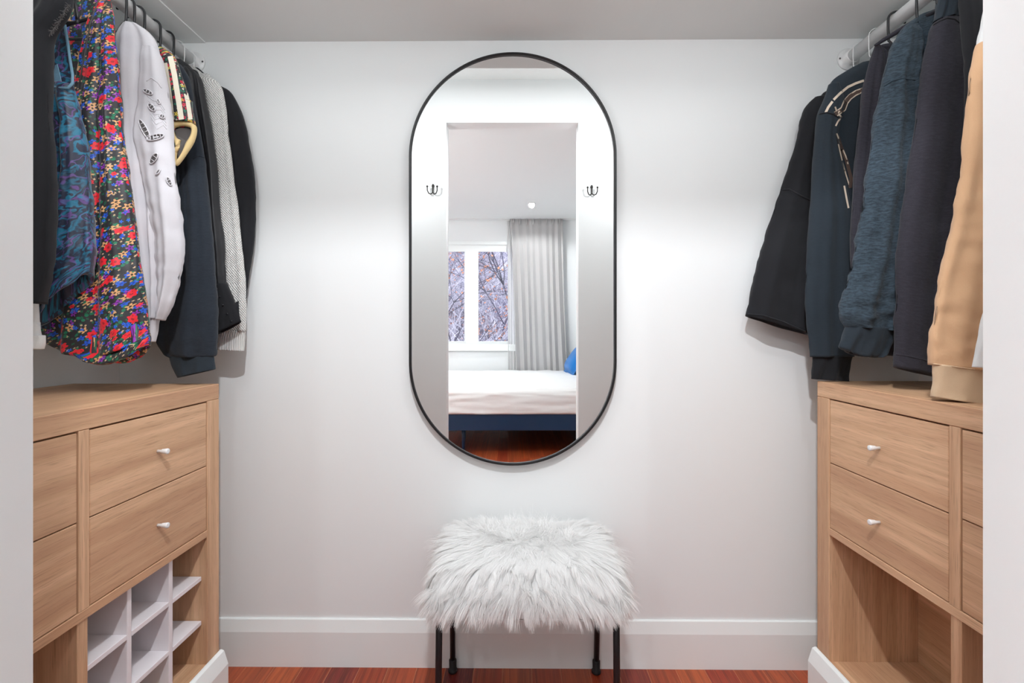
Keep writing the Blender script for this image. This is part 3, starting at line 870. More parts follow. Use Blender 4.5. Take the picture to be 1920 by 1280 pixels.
for a in ((277, 172, 15, 5, 25, 2), (284, 201, 14, 6, 48, 2), (304, 218, 8, 5, 20, 1), (271, 243, 34, 7, 62, 4), (291, 257, 26, 7, -14, 4), (256, 279, 15, 9, 70, 1), (288, 297, 18, 7, -55, 2), (296, 322, 9, 3, -50, 0), (317, 340, 14, 5, 60, 2), (297, 190, 8, 3, 60, 1)):
    tear(*a)
# ribs of gathered threads between the rips
for q in range(7):
    cord('gathered_thread', [(276 + q * 1.5, 180 + q * 8), (287 + q * 1.2, 188 + q * 9), (300 + q, 192 + q * 7), (309 + q * .6, 206 + q * 6)], bv, .0008, M['white_cloth'], s3, .0005)

Y2 = 1.352
g2 = garment('floral_dress', 'long black dress with bright small flowers on the left rod', 'dress', -1, Y2)
loft('back_panel', [(122, -40, 176, -50, Y2 + .03, .006), (120, 20, 180, 20, Y2 + .03, .008), (122, 100, 182, 100, Y2 + .03, .008), (130, 220, 200, 220, Y2 + .03, .008)], M['floral'], g2, seed=23, fold=.003)
loft('skirt', [(186, -20, 203, -20, Y2, .006), (183, 0, 207, 0, Y2, .008), (168, 45, 212, 40, Y2, .016), (158, 100, 217, 100, Y2, .020), (148, 160, 221, 160, Y2, .024), (140, 230, 226, 230, Y2, .028), (134, 300, 234, 300, Y2, .030), (120, 400, 246, 400, Y2, .033), (105, 480, 258, 480, Y2, .036), (90, 560, 268, 560, Y2, .038), (80, 600, 274, 600, Y2, .038), (78, 628, 280, 636, Y2, .036, 36)], M['floral'], g2, seed=2, fold=.009, k=2.6, n=110, sub=9, wr=.004, ph=1)
loft('gathered_hem', [(118, 636, 280, 632, Y2 - .006, .034, 36), (126, 640, 281, 640, Y2 - .006, .035, 40), (134, 643, 279, 647, Y2 - .006, .031, 38)], M['floral'], g2, seed=21, fold=.004, k=5, n=110, wr=.002)

rod('strap_edge', [at(188, -20, Y2 - .012), at(184, 0, Y2 - .014), at(169, 46, Y2 - .018), at(159, 100, Y2 - .020), at(149, 158, Y2 - .020)], .0016, M['hole'], g2, 8)
Y1 = 1.28
g1 = garment('satin_dress', 'teal and purple swirl-patterned satin dress with open armhole, second nearest on the left', 'dress', -1, Y1)
loft('bodice', [(88, 156, 134, 158, Y1, .012), (92, 185, 140, 182, Y1, .022), (98, 230, 149, 222, Y1, .026), (100, 300, 160, 290, Y1, .028), (92, 370, 166, 360, Y1, .030), (80, 440, 169, 420, Y1, .032), (66, 520, 171, 470, Y1, .034), (50, 580, 170, 500, Y1, .034), (44, 622, 168, 510, Y1, .034, 8)], M['swirl'], g1, seed=1, fold=.009, k=1.8, wr=.005, n=90)
loft('skirt_back', [(48, 540, 92, 540, Y1 + .045, .008), (46, 580, 94, 580, Y1 + .045, .010), (44, 622, 96, 618, Y1 + .045, .010, -4)], M['swirl'], g1, seed=12, fold=.003)
stp = [at(a, b, Y1 - .018 + c) for a, b, c in ((101, 84, .02), (96, 100, .01), (95, 130, 0), (88, 152, 0), (92, 161, 0), (110, 165, 0), (128, 165, 0), (136, 156, .01), (136, 140, .02), (131, 110, .03), (126, 75, .035), (119, 30, .04), (116, 0, .045), (116, -30, .05))]
v, f = tube_geo(stp, .0035, 8); mesh('armhole_binding', v, f, M['lining'], g1, True)
def sheet(name, L_, R_, th, mat, parent):
    vs, fs, uv = [], [], []
    for a, b in zip(L_, R_):
        a, b = Vector(a), Vector(b)
        vs += [a, b, b + Vector((0, th, 0)), a + Vector((0, th, 0))]
    m = len(L_); v = 0
    for i in range(m - 1):
        o_ = i * 4; v2 = v + (Vector(L_[i + 1]) - Vector(L_[i])).length
        for q in range(4):
            l = (q + 1) % 4; fs.append([o_ + q, o_ + l, o_ + 4 + l, o_ + 4 + q])
            wq = (Vector(R_[i]) - Vector(L_[i])).length
            uv.append([(0, v), (wq, v), (wq, v2), (0, v2)])
        v = v2
    fs += [[0, 3, 2, 1], [m * 4 - 4, m * 4 - 3, m * 4 - 2, m * 4 - 1]]; uv += [[(0, 0)] * 4] * 2
    return mesh(name, vs, fs, mat, parent, False, uv)
sheet('strap_lining', [at(104, 60, Y1 + .02), at(100, 100, Y1 + .01), at(97, 135, Y1), at(93, 162, Y1)], [at(121, 40, Y1 + .03), at(128, 95, Y1 + .02), at(133, 135, Y1 + .015), at(132, 164, Y1 + .01)], .003, M['swirl'], g1)
sheet('pale_facing', [at(103, 122, Y1 - .004), at(99, 145, Y1 - .006), at(96, 163, Y1 - .006)], [at(107, 120, Y1 - .004), at(113, 145, Y1 - .006), at(117, 164, Y1 - .006)], .002, M['lining'], g1)

Y0 = 1.19
g0 = garment('black_jacket', 'black jacket with a frayed shoulder, nearest on the left rod beside the door jamb', 'jacket', -1, Y0)
loft('body', [(30, -60, 128, -60, Y0, .012), (26, -20, 132, -20, Y0, .020), (20, 15, 128, 15, Y0, .024), (20, 42, 110, 44, Y0, .026), (20, 70, 95, 70, Y0, .026), (20, 130, 90, 130, Y0, .026), (20, 200, 90, 200, Y0, .026), (20, 330, 98, 330, Y0, .026), (20, 430, 94, 430, Y0, .026), (20, 510, 90, 510, Y0, .026), (20, 565, 76, 570, Y0, .024)], M['coal_cloth'], g0, seed=10, fold=.007)
fr = []
for q in range(60):
    t_ = q / 59; a = 128 - 34 * t_ ** 1.2 + (6 if t_ < .3 else 0) * 0; b = 8 + 55 * t_
    p = at(a, b, Y0 - .01)
    fr.append(p)
vs, fs = [], []
for p in fr:
    for _ in range(5):
        d = Vector((random.uniform(-.3, 1), random.uniform(-.6, .2), random.uniform(-1, .3))).normalized() * random.uniform(.003, .009)
        v, f = tube_geo([p, p + d * .5, p + d + Vector((0, 0, -.001))], .0004, 3)
        o_ = len(vs); vs += v; fs += [[x + o_ for x in g_] for g_ in f]
fo = mesh('frayed_edge', vs, fs, M['hole'], g0); fo['kind'] = 'stuff'

# pale cuff peeping out low at the far left
gx = garment('pale_shirt', 'pale grey shirt, only its cuff showing under the dresses by the left jamb', 'shirt', -1, 1.235)
loft('body', [(40, -30, 80, -30, 1.235, .006), (20, 0, 84, 0, 1.235, .010), (20, 300, 70, 300, 1.235, .010), (20, 600, 74, 600, 1.235, .010), (20, 628, 84, 630, 1.235, .012), (22, 650, 80, 655, 1.235, .012)], M['pale_cloth'], gx, seed=19, fold=.002)

for Y, mt, lb in ((Y8, 'white_metal', 'thin pale wire hanger holding the plain black top by the wall'), (Y7, 'white_metal', 'thin pale wire hanger holding the white open-knit cardigan'), (Y6, 'black', 'black hanger holding the sheer blouse'), (Y5, 'black', 'black hanger holding the navy sweatshirt on the left'), (Y4, 'black', 'black hanger holding the striped floral top'), (Y3, 'black', 'black hanger holding the white ripped sweatshirt'), (1.452, 'black', 'bare black hanger behind the white ripped sweatshirt, only its hook showing'), (Y2, 'black', 'black hanger holding the long floral dress'), (Y1, 'black', 'black hanger holding the teal satin dress'), (Y0, 'black', 'black hanger holding the black jacket on the left'), (1.235, 'white_metal', 'thin pale wire hanger holding the pale grey shirt')):
    hanger(-1, Y, lb, mt, hw=.15, hr={Y2: .03, Y1: .01, Y0: .05, Y3: .06, 1.452: .06, Y4: .07, 1.235: .0}.get(Y, .08))

# ======== right rod, far to near
Z1 = 1.70
r1 = garment('black_sweatshirt', 'black drop-shoulder sweatshirt with wide raw-hem sleeve, furthest in on the right rod', 'sweatshirt', 1, Z1)
loft('body', [(1590, 150, 1660, 148, Z1, .010), (1562, 166, 1690, 164, Z1, .015), (1538, 182, 1705, 184, Z1, .018), (1522, 250, 1708, 250, Z1, .020), (1518, 400, 1708, 400, Z1, .022), (1518, 600, 1708, 600, Z1, .022), (1518, 650, 1706, 650, Z1, .022)], M['black_cloth'], r1, seed=101)
S = [(1528, 182, 1550, 182, Z1, .012), (1508, 204, 1560, 212, Z1, .022), (1494, 258, 1556, 268, Z1, .024), (1479, 310, 1546, 324, Z1, .026), (1463, 356, 1538, 384, Z1, .027), (1450, 396, 1534, 424, Z1, .028), (1431, 460, 1528, 486, Z1, .029), (1413, 528, 1522, 552, Z1, .030), (1398, 592, 1516, 628, Z1, .030)]
s1 = loft('sleeve', S, M['slate_cloth'] if 0 else M['black_cloth'], r1, fold=.005, seed=102, wr=.005, k=1.5)
loft('sleeve', S, M['black_cloth'], r1, fold=.005, seed=103, mirror=MIRR)
bv = bvh_of(s1)
cord('drop_shoulder_seam', [(1467, 356), (1480, 355), (1500, 366), (1532, 382)], bv, .0028, M['black_cloth'], s1)
cord('rolled_hem', [(1402, 589), (1430, 591), (1470, 604), (1510, 622)], bv, .003, M['black_cloth'], s1)

Z2 = 1.625
r2 = garment('print_sweatshirt', 'slate navy sweatshirt with cream outline print across the chest', 'sweatshirt', 1, Z2)
t2 = loft('body', [(1618, 116, 1690, 112, Z2, .008), (1588, 132, 1730, 130, Z2, .012), (1558, 156, 1750, 158, Z2, .018), (1550, 200, 1752, 200, Z2, .020), (1556, 400, 1752, 400, Z2, .022), (1560, 560, 1750, 560, Z2, .022), (1562, 640, 1748, 640, Z2, .022)], M['slate_cloth'], r2, seed=111, fold=.004)
ZQ = Z2 - .018
S = [(1555, 158, 1572, 156, ZQ, .010), (1545, 188, 1582, 192, ZQ, .018), (1534, 216, 1572, 230, ZQ, .022), (1529, 262, 1569, 262, ZQ, .023), (1525, 325, 1580, 325, ZQ, .024), (1520, 392, 1594, 392, ZQ, .025), (1513, 480, 1600, 480, ZQ, .025), (1510, 560, 1600, 560, ZQ, .025), (1514, 620, 1600, 620, ZQ, .025), (1520, 669, 1598, 668, ZQ, .024)]
s2 = loft('sleeve', S, M['slate_cloth'], r2, fold=.005, seed=112, k=1.4)
loft('sleeve', S, M['slate_cloth'], r2, fold=.005, seed=113, mirror=MIRR)
loft('cuff', [(1524, 667, 1597, 667, ZQ, .021), (1523, 690, 1591, 690, ZQ, .019), (1521, 710, 1588, 714, ZQ, .019)], M['coal_cloth'], r2, fold=.004, seed=114, k=2)
bv2 = bvh_of(t2); bvs = bvh_of(s2)
cord('shoulder_seam', [(1536, 214), (1550, 211), (1562, 214), (1580, 226)], bvs, .0025, M['black_cloth'], s2)
strip('cream_print', [(1548, 211), (1553, 201), (1561, 190)], 4.5, bvs, M['print'], s2)
def pr(pts, w_, m='print'):
    bb = []
    strip('cream_print' if m == 'print' else 'brown_print', pts, w_, bv_all, M[m], t2, .002)
vs_all, ps_all = [], []
for o_ in (t2, s2):
    k0 = len(vs_all); wl_ = wloc(o_)
    vs_all += [v.co + wl_ for v in o_.data.vertices]; ps_all += [[i + k0 for i in p.vertices] for p in o_.data.polygons]
bv_all = BVHTree.FromPolygons(vs_all, ps_all)
pr([(1563, 187), (1575, 175), (1590, 163), (1605, 156), (1620, 151)], 4.5)
pr([(1620, 168), (1606, 173), (1594, 181), (1586, 190), (1581, 204), (1566, 214)], 7.5, 'print_dark')
pr([(1618, 165), (1604, 170), (1592, 178), (1583, 188), (1577, 202), (1564, 211)], 2.2)
pr([(1618, 172), (1606, 178), (1596, 185), (1589, 194), (1585, 206), (1570, 217)], 2.2)
pr([(1566, 200), (1570, 212), (1578, 219), (1571, 228), (1567, 236)], 3)
pr([(1568, 214), (1575, 208)], 3)
pr([(1569, 250), (1577, 275), (1587, 300), (1596, 335), (1594, 352)], 6.5, 'print_dark')
pr([(1569, 250), (1576, 270), (1586, 293), (1597, 333)], 2.4)
pr([(1572, 270), (1580, 305), (1587, 330), (1594, 352)], 2.4)
pr([(1583, 348), (1587, 370), (1591, 390)], 3.4)

Z3 = 1.541
r3 = garment('plum_sweatshirt', 'plum-black sweatshirt hanging between the printed and washed blue ones', 'sweatshirt', 1, Z3)
loft('body', [(1652, 84, 1720, 78, Z3, .008), (1642, 100, 1740, 98, Z3, .014), (1640, 150, 1750, 150, Z3, .018), (1640, 400, 1750, 400, Z3, .020), (1640, 665, 1750, 660, Z3, .020)], M['plum_cloth'], r3, seed=121)
ZQ = Z3 - .016
S = [(1641, 84, 1652, 88, ZQ, .008), (1635, 102, 1664, 108, ZQ, .016), (1622, 150, 1672, 150, ZQ, .020), (1613, 220, 1672, 220, ZQ, .022), (1604, 300, 1670, 300, ZQ, .023), (1598, 390, 1668, 390, ZQ, .024), (1596, 470, 1668, 470, ZQ, .024), (1600, 560, 1690, 560, ZQ, .024), (1610, 666, 1692, 666, ZQ, .022)]
s3r = loft('sleeve', S, M['plum_cloth'], r3, fold=.006, seed=122)
loft('sleeve', S, M['plum_cloth'], r3, fold=.006, seed=123, mirror=MIRR)

Z4 = 1.44
r4 = garment('washed_sweatshirt', 'washed blue-black sweatshirt with creased sleeve and loose ribbed cuff', 'sweatshirt', 1, Z4)
loft('body', [(1722, 30, 1765, 16, Z4, .010), (1690, 56, 1790, 46, Z4, .014), (1676, 90, 1805, 90, Z4, .018), (1675, 150, 1808, 150, Z4, .020), (1680, 400, 1800, 400, Z4, .022), (1690, 640, 1800, 640, Z4, .022)], M['washed_cloth'], r4, seed=131)
ZQ = Z4 - .02
S = [(1692, 54, 1722, 42, ZQ, .012), (1676, 84, 1730, 74, ZQ, .020), (1662, 124, 1724, 116, ZQ, .024), (1654, 160, 1718, 152, ZQ, .026), (1642, 225, 1736, 225, ZQ, .028), (1628, 320, 1732, 320, ZQ, .029), (1613, 420, 1724, 420, ZQ, .030), (1598, 500, 1716, 500, ZQ, .032), (1580, 560, 1708, 555, ZQ, .034), (1576, 592, 1702, 590, ZQ, .033), (1586, 612, 1680, 622, ZQ, .028)]
s4 = loft('sleeve', S, M['washed_cloth'], r4, fold=.007, seed=132, crease=.005, wr=.006, k=1.7, n=96, sub=9)
loft('sleeve', S, M['washed_cloth'], r4, fold=.007, seed=133, mirror=MIRR)
loft('cuff', [(1586, 610, 1676, 616, ZQ, .026), (1580, 632, 1672, 640, ZQ, .024), (1573, 650, 1664, 660, ZQ, .024, 6), (1584, 657, 1655, 668, ZQ, .020, 6)], M['slate_cloth'], r4, fold=.005, seed=134, k=2.2, wr=.005)
bv = bvh_of(s4)
cord('shoulder_seam', [(1657, 162), (1672, 152), (1690, 147), (1716, 150)], bv, .0022, M['washed_cloth'], s4)
nb = [at(a, b, y) for a, b, y in ((1640, 86, 1.505), (1655, 76, 1.495), (1685, 58, 1.47), (1715, 40, 1.445), (1757, 20, 1.42))]
rod('neckband', nb, [.004, .006, .0075, .007, .005], M['plum_cloth'], r4, 12)

Z5 = 1.365
r5 = garment('long_plum_top', 'long plum-black fleece top with a stitched collar and straight hem, beside the tan one', 'sweatshirt', 1, Z5)
loft('collar', [(1760, -50, 1806, -50, Z5, .020), (1758, -10, 1804, -10, Z5, .022), (1756, 20, 1803, 20, Z5, .022), (1752, 40, 1801, 35, Z5, .022)], M['slate_cloth'], r5, seed=141, fold=.004)
S = [(1764, 34, 1790, 32, Z5, .016), (1749, 48, 1802, 46, Z5, .024), (1738, 95, 1811, 92, Z5, .026), (1724, 180, 1812, 180, Z5, .028), (1709, 280, 1806, 280, Z5, .028), (1695, 380, 1795, 380, Z5, .028), (1685, 450, 1788, 450, Z5, .028), (1680, 540, 1782, 540, Z5, .028), (1677, 620, 1776, 630, Z5, .028), (1676, 688, 1772, 710, Z5, .028)]
s5r = loft('sleeve', S, M['plum_cloth'], r5, fold=.004, seed=142, k=1.2)
loft('body', [(1800, -40, 1860, -40, Z5 + .01, .014), (1790, 20, 1880, 20, Z5 + .01, .018), (1790, 300, 1880, 300, Z5 + .01, .018), (1780, 660, 1880, 670, Z5 + .01, .018)], M['plum_cloth'], r5, seed=143)
bv = bvh_of(s5r)
cord('collar_seam', [(1750, 47), (1762, 40), (1776, 34), (1790, 36), (1800, 44)], bv, .0022, M['coal_cloth'], s5r)
cord('hem_seam', [(1678, 664), (1700, 667), (1730, 674), (1760, 682)], bv, .0014, M['plum_cloth'], s5r)

Z6 = 1.275
r6 = garment('black_shirt', 'black shirt mostly hidden behind the tan sweatshirt on the right rod', 'shirt', 1, Z6)
loft('body', [(1796, -60, 1880, -60, Z6, .014), (1798, -10, 1900, -10, Z6, .020), (1804, 60, 1910, 60, Z6, .024), (1808, 130, 1915, 130, Z6, .024), (1808, 300, 1915, 300, Z6, .024), (1806, 500, 1915, 500, Z6, .024), (1806, 640, 1915, 640, Z6, .024)], M['coal_cloth'], r6, seed=151, fold=.006)

Z7 = 1.16
r7 = garment('tan_sweatshirt', 'tan fleece sweatshirt with pale shoulder and wide ribbed hem by the right jamb', 'sweatshirt', 1, Z7)
loft('pale_shoulder', [(1858, -30, 1950, -30, Z7, .016), (1850, 10, 1980, 10, Z7, .022), (1842, 45, 1985, 45, Z7, .026), (1834, 86, 1985, 84, Z7, .028)], M['pale_cloth'], r7, seed=160, fold=.003)
s7 = loft('sleeve', [(1834, 82, 1985, 80, Z7, .027), (1825, 115, 1990, 115, Z7, .030), (1814, 165, 1990, 165, Z7, .031), (1811, 250, 1985, 250, Z7, .031), (1801, 330, 1975, 330, Z7, .032), (1790, 400, 1965, 400, Z7, .032), (1781, 450, 1960, 450, Z7, .033), (1768, 500, 1955, 500, Z7, .033), (1757, 560, 1950, 560, Z7, .034), (1751, 600, 1945, 604, Z7, .034), (1747, 640, 1940, 650, Z7, .034), (1748, 684, 1935, 706, Z7, .033)], M['tan_cloth'], r7, seed=161, fold=.008, wr=.0045, crease=.0, k=1.8, n=96)
loft('rib_hem', [(1751, 682, 1934, 704, Z7, .030), (1752, 715, 1934, 738, Z7, .029), (1751, 744, 1932, 772, Z7, .029)], M['tan_rib'], r7, fold=.004, seed=162, k=2)
bv = bvh_of(s7)
cord('hem_seam', [(1750, 682), (1775, 685), (1810, 690), (1845, 695)], bv, .0014, M['tan_rib'], s7)

Z8 = 1.08
r8 = garment('grey_sweater', 'pale grey sweater nearest on the right rod, its sleeve corner showing beside the jamb', 'sweater', 1, Z8)
loft('body', [(1930, -60, 1990, -60, Z8, .012), (1900, 0, 2060, 0, Z8, .018), (1895, 200, 2060, 200, Z8, .020), (1885, 400, 2060, 400, Z8, .022), (1862, 520, 2050, 520, Z8, .022), (1843, 600, 2045, 610, Z8, .022), (1830, 660, 2040, 670, Z8, .022), (1824, 688, 2040, 702, Z8, .020)], M['pale_cloth'], r8, seed=171, fold=.004)

for Y, mt, lb in ((Z1, 'white_metal', 'thin pale wire hanger holding the black drop-shoulder sweatshirt'), (Z2, 'white_metal', 'thin pale wire hanger holding the cream-print sweatshirt'), (Z3, 'black', 'black hanger holding the plum-black sweatshirt on the right'), (Z4 - .008, 'black', 'black hanger holding the washed blue-black sweatshirt'), (Z5, 'black', 'black hanger holding the long plum-black top'), (Z6, 'black', 'black hanger holding the black shirt behind the tan one'), (Z7, 'black', 'black hanger holding the tan sweatshirt'), (Z8, 'white_metal', 'thin pale wire hanger holding the pale grey sweater')):
    hanger(1, Y, lb, mt, hw=.15, hr={Z3: .04, Z4 - .008: .01, Z5: .01, Z6: .03, Z7: .06}.get(Y, .08))

# ------------------------------------------------------------------ fur stool
SX = at(987, 1200, 1.57).x
st = thing('fur_stool', 'stool with a shaggy white fur seat and thin black legs under the mirror', 'stool', (SX, 1.56, 0))
Yr = 1.727; Yfr = 1.40
legs = [(848.5, 1165, 849, 1258, Yr), (1120, 1165, 1118, 1258, Yr), (823.5, 1165, 822, 1280, Yfr), (1155.5, 1165, 1156.5, 1280, Yfr)]
ZSB = .465
for (a, b, c, d, y) in legs:
    p0 = at(a, b, y); p1 = at(c, d, y)
    top = p0 + (p0 - p1) * ((ZSB - p0.z) / (p0.z - p1.z)); bot = p1 + (p1 - p0) * ((p1.z - .003) / (p0.z - p1.z))
    lg = rod('leg', [top, (top + bot) / 2, bot], .0098, M['black'], st, 20)
    lathe('rubber_foot', [(.0122, .046), (.0135, .044), (.0128, .012), (.0165, .010), (.0165, .003), (.014, .0)], Vector((bot.x, bot.y, .0)), (0, 0, 1), M['rubber'], lg, 20)
sx0, sx1 = SX - .262, SX + .262; sy0, sy1 = 1.345, 1.705; sz0, sz1 = .455, .553
bm = bmesh.new(); add_box(bm, sx0 + .02, sx1 - .02, sy0 + .02, sy1 - .01, sz0 - .008, sz0 + .012, .006, 2)
bm_obj('seat_board', bm, M['black'], st)
bm = bmesh.new(); add_box(bm, sx0, sx1, sy0, sy1, sz0, sz1, .045, 5)
cu = bm_obj('seat_cushion', bm, M['fur'], st, True)

def fur(count=100000, seg=5):
    # roots on a rounded box
    cx, cy = (sx0 + sx1) / 2, (sy0 + sy1) / 2
    hx, hy = (sx1 - sx0) / 2, (sy1 - sy0) / 2
    r = .045
    # area-weighted: top, four sides
    A = np.array([4 * hx * hy, 2 * hx * .12 * 1.6, 2 * hx * .12, 2 * hy * .12 * 1.2, 2 * hy * .12 * 1.2])
    f = rng.choice(5, count, p=A / A.sum())
    u = rng.uniform(-1, 1, count); v = rng.uniform(-1, 1, count)
    p = np.zeros((count, 3))
    mtop = f == 0
    p[mtop] = np.c_[u[mtop] * hx, v[mtop] * hy, np.full(mtop.sum(), .05)]
    for k, (ax, sg) in enumerate(((1, -1), (1, 1), (0, -1), (0, 1))):
        mk = f == k + 1
        if ax == 1: p[mk] = np.c_[u[mk] * hx, np.full(mk.sum(), sg * hy), v[mk] * .05]
        else: p[mk] = np.c_[np.full(mk.sum(), sg * hx), u[mk] * hy, v[mk] * .05]
    core = np.clip(p, [-hx + r, -hy + r, -.05 + r], [hx - r, hy - r, .05 - r])
    nrm = p - core; nl = np.linalg.norm(nrm, axis=1, keepdims=True); nrm = nrm / np.maximum(nl, 1e-6)
    root = core + nrm * r
    # clumps
    nc = 3200
    ci = rng.choice(count, nc, replace=False)
    cp = root[ci]
    idx = np.empty(count, int)
    for s_ in range(0, count, 4000):
        d = ((root[s_:s_ + 4000, None, :] - cp[None]) ** 2).sum(2); idx[s_:s_ + 4000] = d.argmin(1)
    crand = rng.normal(0, 1, (nc, 3)); clen = rng.uniform(.8, 1.2, nc)
    # flow: outward from a swirl of a few whorls, down the sides
    wh = np.array([[-.15, .08], [.06, .14], [.16, .02], [-.04, .02]])
    d2 = root[:, None, :2] - wh[None]; dist = np.linalg.norm(d2, axis=2)
    wgt = 1 / (dist + .03) ** 2; wgt /= wgt.sum(1, keepdims=True)
    flow = (d2 / (dist[..., None] + .02) * wgt[..., None]).sum(1)
    rad = (root[:, :2] - np.array([0, .06])) / np.array([hx, hy]); flow = flow * .7 + rad * 1.1 * np.linalg.norm(rad, axis=1, keepdims=True)
    fl3 = np.c_[flow, np.zeros(count)]
    fl3 += crand[idx] * .25 + rng.normal(0, .16, (count, 3))
    fl3 -= nrm * (fl3 * nrm).sum(1, keepdims=True)
    fl3 /= np.maximum(np.linalg.norm(fl3, axis=1, keepdims=True), .4)
    side = 1 - np.clip(nrm[:, 2], 0, 1)
    L = (.070 + .012 * side) * clen[idx] * rng.uniform(.75, 1.1, count)
    d0 = nrm * (.40 + .25 * side[:, None]) + fl3 * .9; d0 /= np.linalg.norm(d0, axis=1, keepdims=True)
    g = np.array([0, 0, -1.0])
    pts = np.empty((seg + 1, count, 3)); pts[0] = root
    d = d0.copy()
    lowb = (root[:, 2] < 0).astype(float)
    for k in range(1, seg + 1):
        t_ = k / seg
        d = d + g * (.13 + .20 * side[:, None] ) * 1.0 + fl3 * .05 + crand[idx] * .03
        d /= np.linalg.norm(d, axis=1, keepdims=True)
        pts[k] = pts[k - 1] + d * (L / seg)[:, None]
    # pull towards the clump centre strand at the tips
    cpts = pts[:, ci][:, idx]
    for k in range(1, seg + 1):
        wv_ = .34 * (k / seg) ** 1.4
        pts[k] = pts[k] * (1 - wv_) + cpts[k] * wv_
    pts += np.array([cx, cy, (sz0 + sz1) / 2])
    # keep hair off the wall and off the floor
    pts[..., 1] = np.minimum(pts[..., 1], YB - .004)
    tan = np.gradient(pts, axis=0)
    sd = np.cross(tan, nrm[None] + rng.normal(0, .35, (1, count, 3))); sd /= np.maximum(np.linalg.norm(sd, axis=2, keepdims=True), 1e-6)
    wd = .00048 * np.array([1 - .85 * (k / seg) ** 1.5 for k in range(seg + 1)])[:, None, None] * rng.uniform(.7, 1.3, (1, count, 1))
    a = pts - sd * wd; b = pts + sd * wd
    c = np.array([cx, cy, (sz0 + sz1) / 2])
    V_ = np.stack([a, b], axis=2).transpose(1, 0, 2, 3).reshape(-1, 3) - c      # strand, seg, 2
    base = (np.arange(count) * (seg + 1) * 2)[:, None]
    q = np.arange(seg)[None] * 2 + base
    Fq = np.stack([q, q + 1, q + 3, q + 2], axis=2).reshape(-1, 4)
    me = bpy.data.meshes.new('fur')
    me.vertices.add(len(V_)); me.vertices.foreach_set('co', V_.astype(np.float32).ravel())
    nf = len(Fq); me.loops.add(nf * 4); me.loops.foreach_set('vertex_index', Fq.astype(np.int32).ravel())
    me.polygons.add(nf); me.polygons.foreach_set('loop_start', (np.arange(nf) * 4).astype(np.int32))
    me.polygons.foreach_set('use_smooth', np.ones(nf, bool))
    me.update(calc_edges=True)
    o = link('fur', me, M['fur'], st, c); o['kind'] = 'stuff'
fur()

# ------------------------------------------------------------------ coat hooks on the closet's front wall
for (px, py, lb) in ((807, 356, 'small dark two-pronged hook seen at the left inside the mirror'), (1104, 357, 'small dark two-pronged hook seen at the right inside the mirror')):
    p = V(px, py, YF)
    hk = thing('coat_hook', lb, 'hook', (p.x, YF, p.z), 'two-pronged hooks on the closet front wall')
    lathe('back_plate', [(.009, 0), (.009, .002), (.006, .004)], (p.x, YF + .0005, p.z + .022), (0, 1, 0), M['bronze'], hk)
    rod('stem', [(p.x, YF + .004, p.z + .030), (p.x, YF + .009, p.z + .02), (p.x, YF + .010, p.z), (p.x, YF + .012, p.z - .026)], [.0065, .006, .0045, .004], M['bronze'], hk)
    for s in (-1, 1):
        pts = [(p.x, YF + .011, p.z - .022), (p.x + s * .012, YF + .018, p.z - .034), (p.x + s * .024, YF + .027, p.z - .030), (p.x + s * .031, YF + .034, p.z - .014), (p.x + s * .031, YF + .036, p.z + .006)]
        pg = rod('prong', pts, .0032, M['bronze'], hk)
        bm = bmesh.new(); bmesh.ops.create_uvsphere(bm, u_segments=12, v_segments=8, radius=.0062)
        for v in bm.verts: v.co += Vector((p.x + s * .031, YF + .036, p.z + .010))
        bm_obj('ball_tip', bm, M['bronze'], pg, True)

# ------------------------------------------------------------------ ceiling lights
LBL = ['small round downlight in the bedroom ceiling, left one seen in the mirror', 'small round downlight in the bedroom ceiling near the curtain, seen in the mirror', 'small round downlight in the bedroom ceiling just outside the closet door', 'small round downlight over the far corner of the bedroom', 'small round downlight by the bedroom side wall']
for (x, y), lb in zip(BED_LIGHTS, LBL):
    dl = thing('downlight', lb, 'ceiling light', (x, y, ZC), 'bedroom downlights')
    bm = bmesh.new()
    lathe('trim_ring', [(.048, 0), (.046, .006), (.040, .007), (.038, .002)], (x, y, ZC), (0, 0, -1), M['white_metal'], dl, 28)
    lathe('diffuser', [(.037, .002), (.037, .0055), (.030, .0065)], (x, y, ZC), (0, 0, -1), M['diff'], dl, 28)
    bm.free()
for i, (x, y, z) in enumerate(CLOSET_LIGHTS):
    dl = thing('pendant_spotlight', 'white spotlight on a short stem in the closet, %s side' % ('left', 'right')[i], 'ceiling light', (x, y, ZC), 'closet spotlights')
    rod('stem', [(x, y, ZC), (x, y, z + .10)], .006, M['white_metal'], dl)
    lathe('shade', [(.028, .105), (.03, .10), (.034, .075), (.032, .075), (.010, .098)], (x, y, z), (0, 0, 1), M['white_metal'], dl)

pn = thing('fill_panel', 'flat white fill panel added on the high closet ceiling to brighten it', 'ceiling light', (0, .93, ZC))  # made-up fitting for the added closet fill, out of view
box('fill_panel_frame', -.68, .68, .65, 1.21, ZC - .022, ZC - .0005, M['white_metal'], pn, .003)
M['panel'] = plain('fill_panel_glow', srgb(250, 250, 250), .5, Emission_Color=(1, 1, 1, 1), Emission_Strength=.3)
box('fill_panel_diffuser', -.65, .65, .68, 1.18, ZC - .026, ZC - .021, M['panel'], pn, .001)

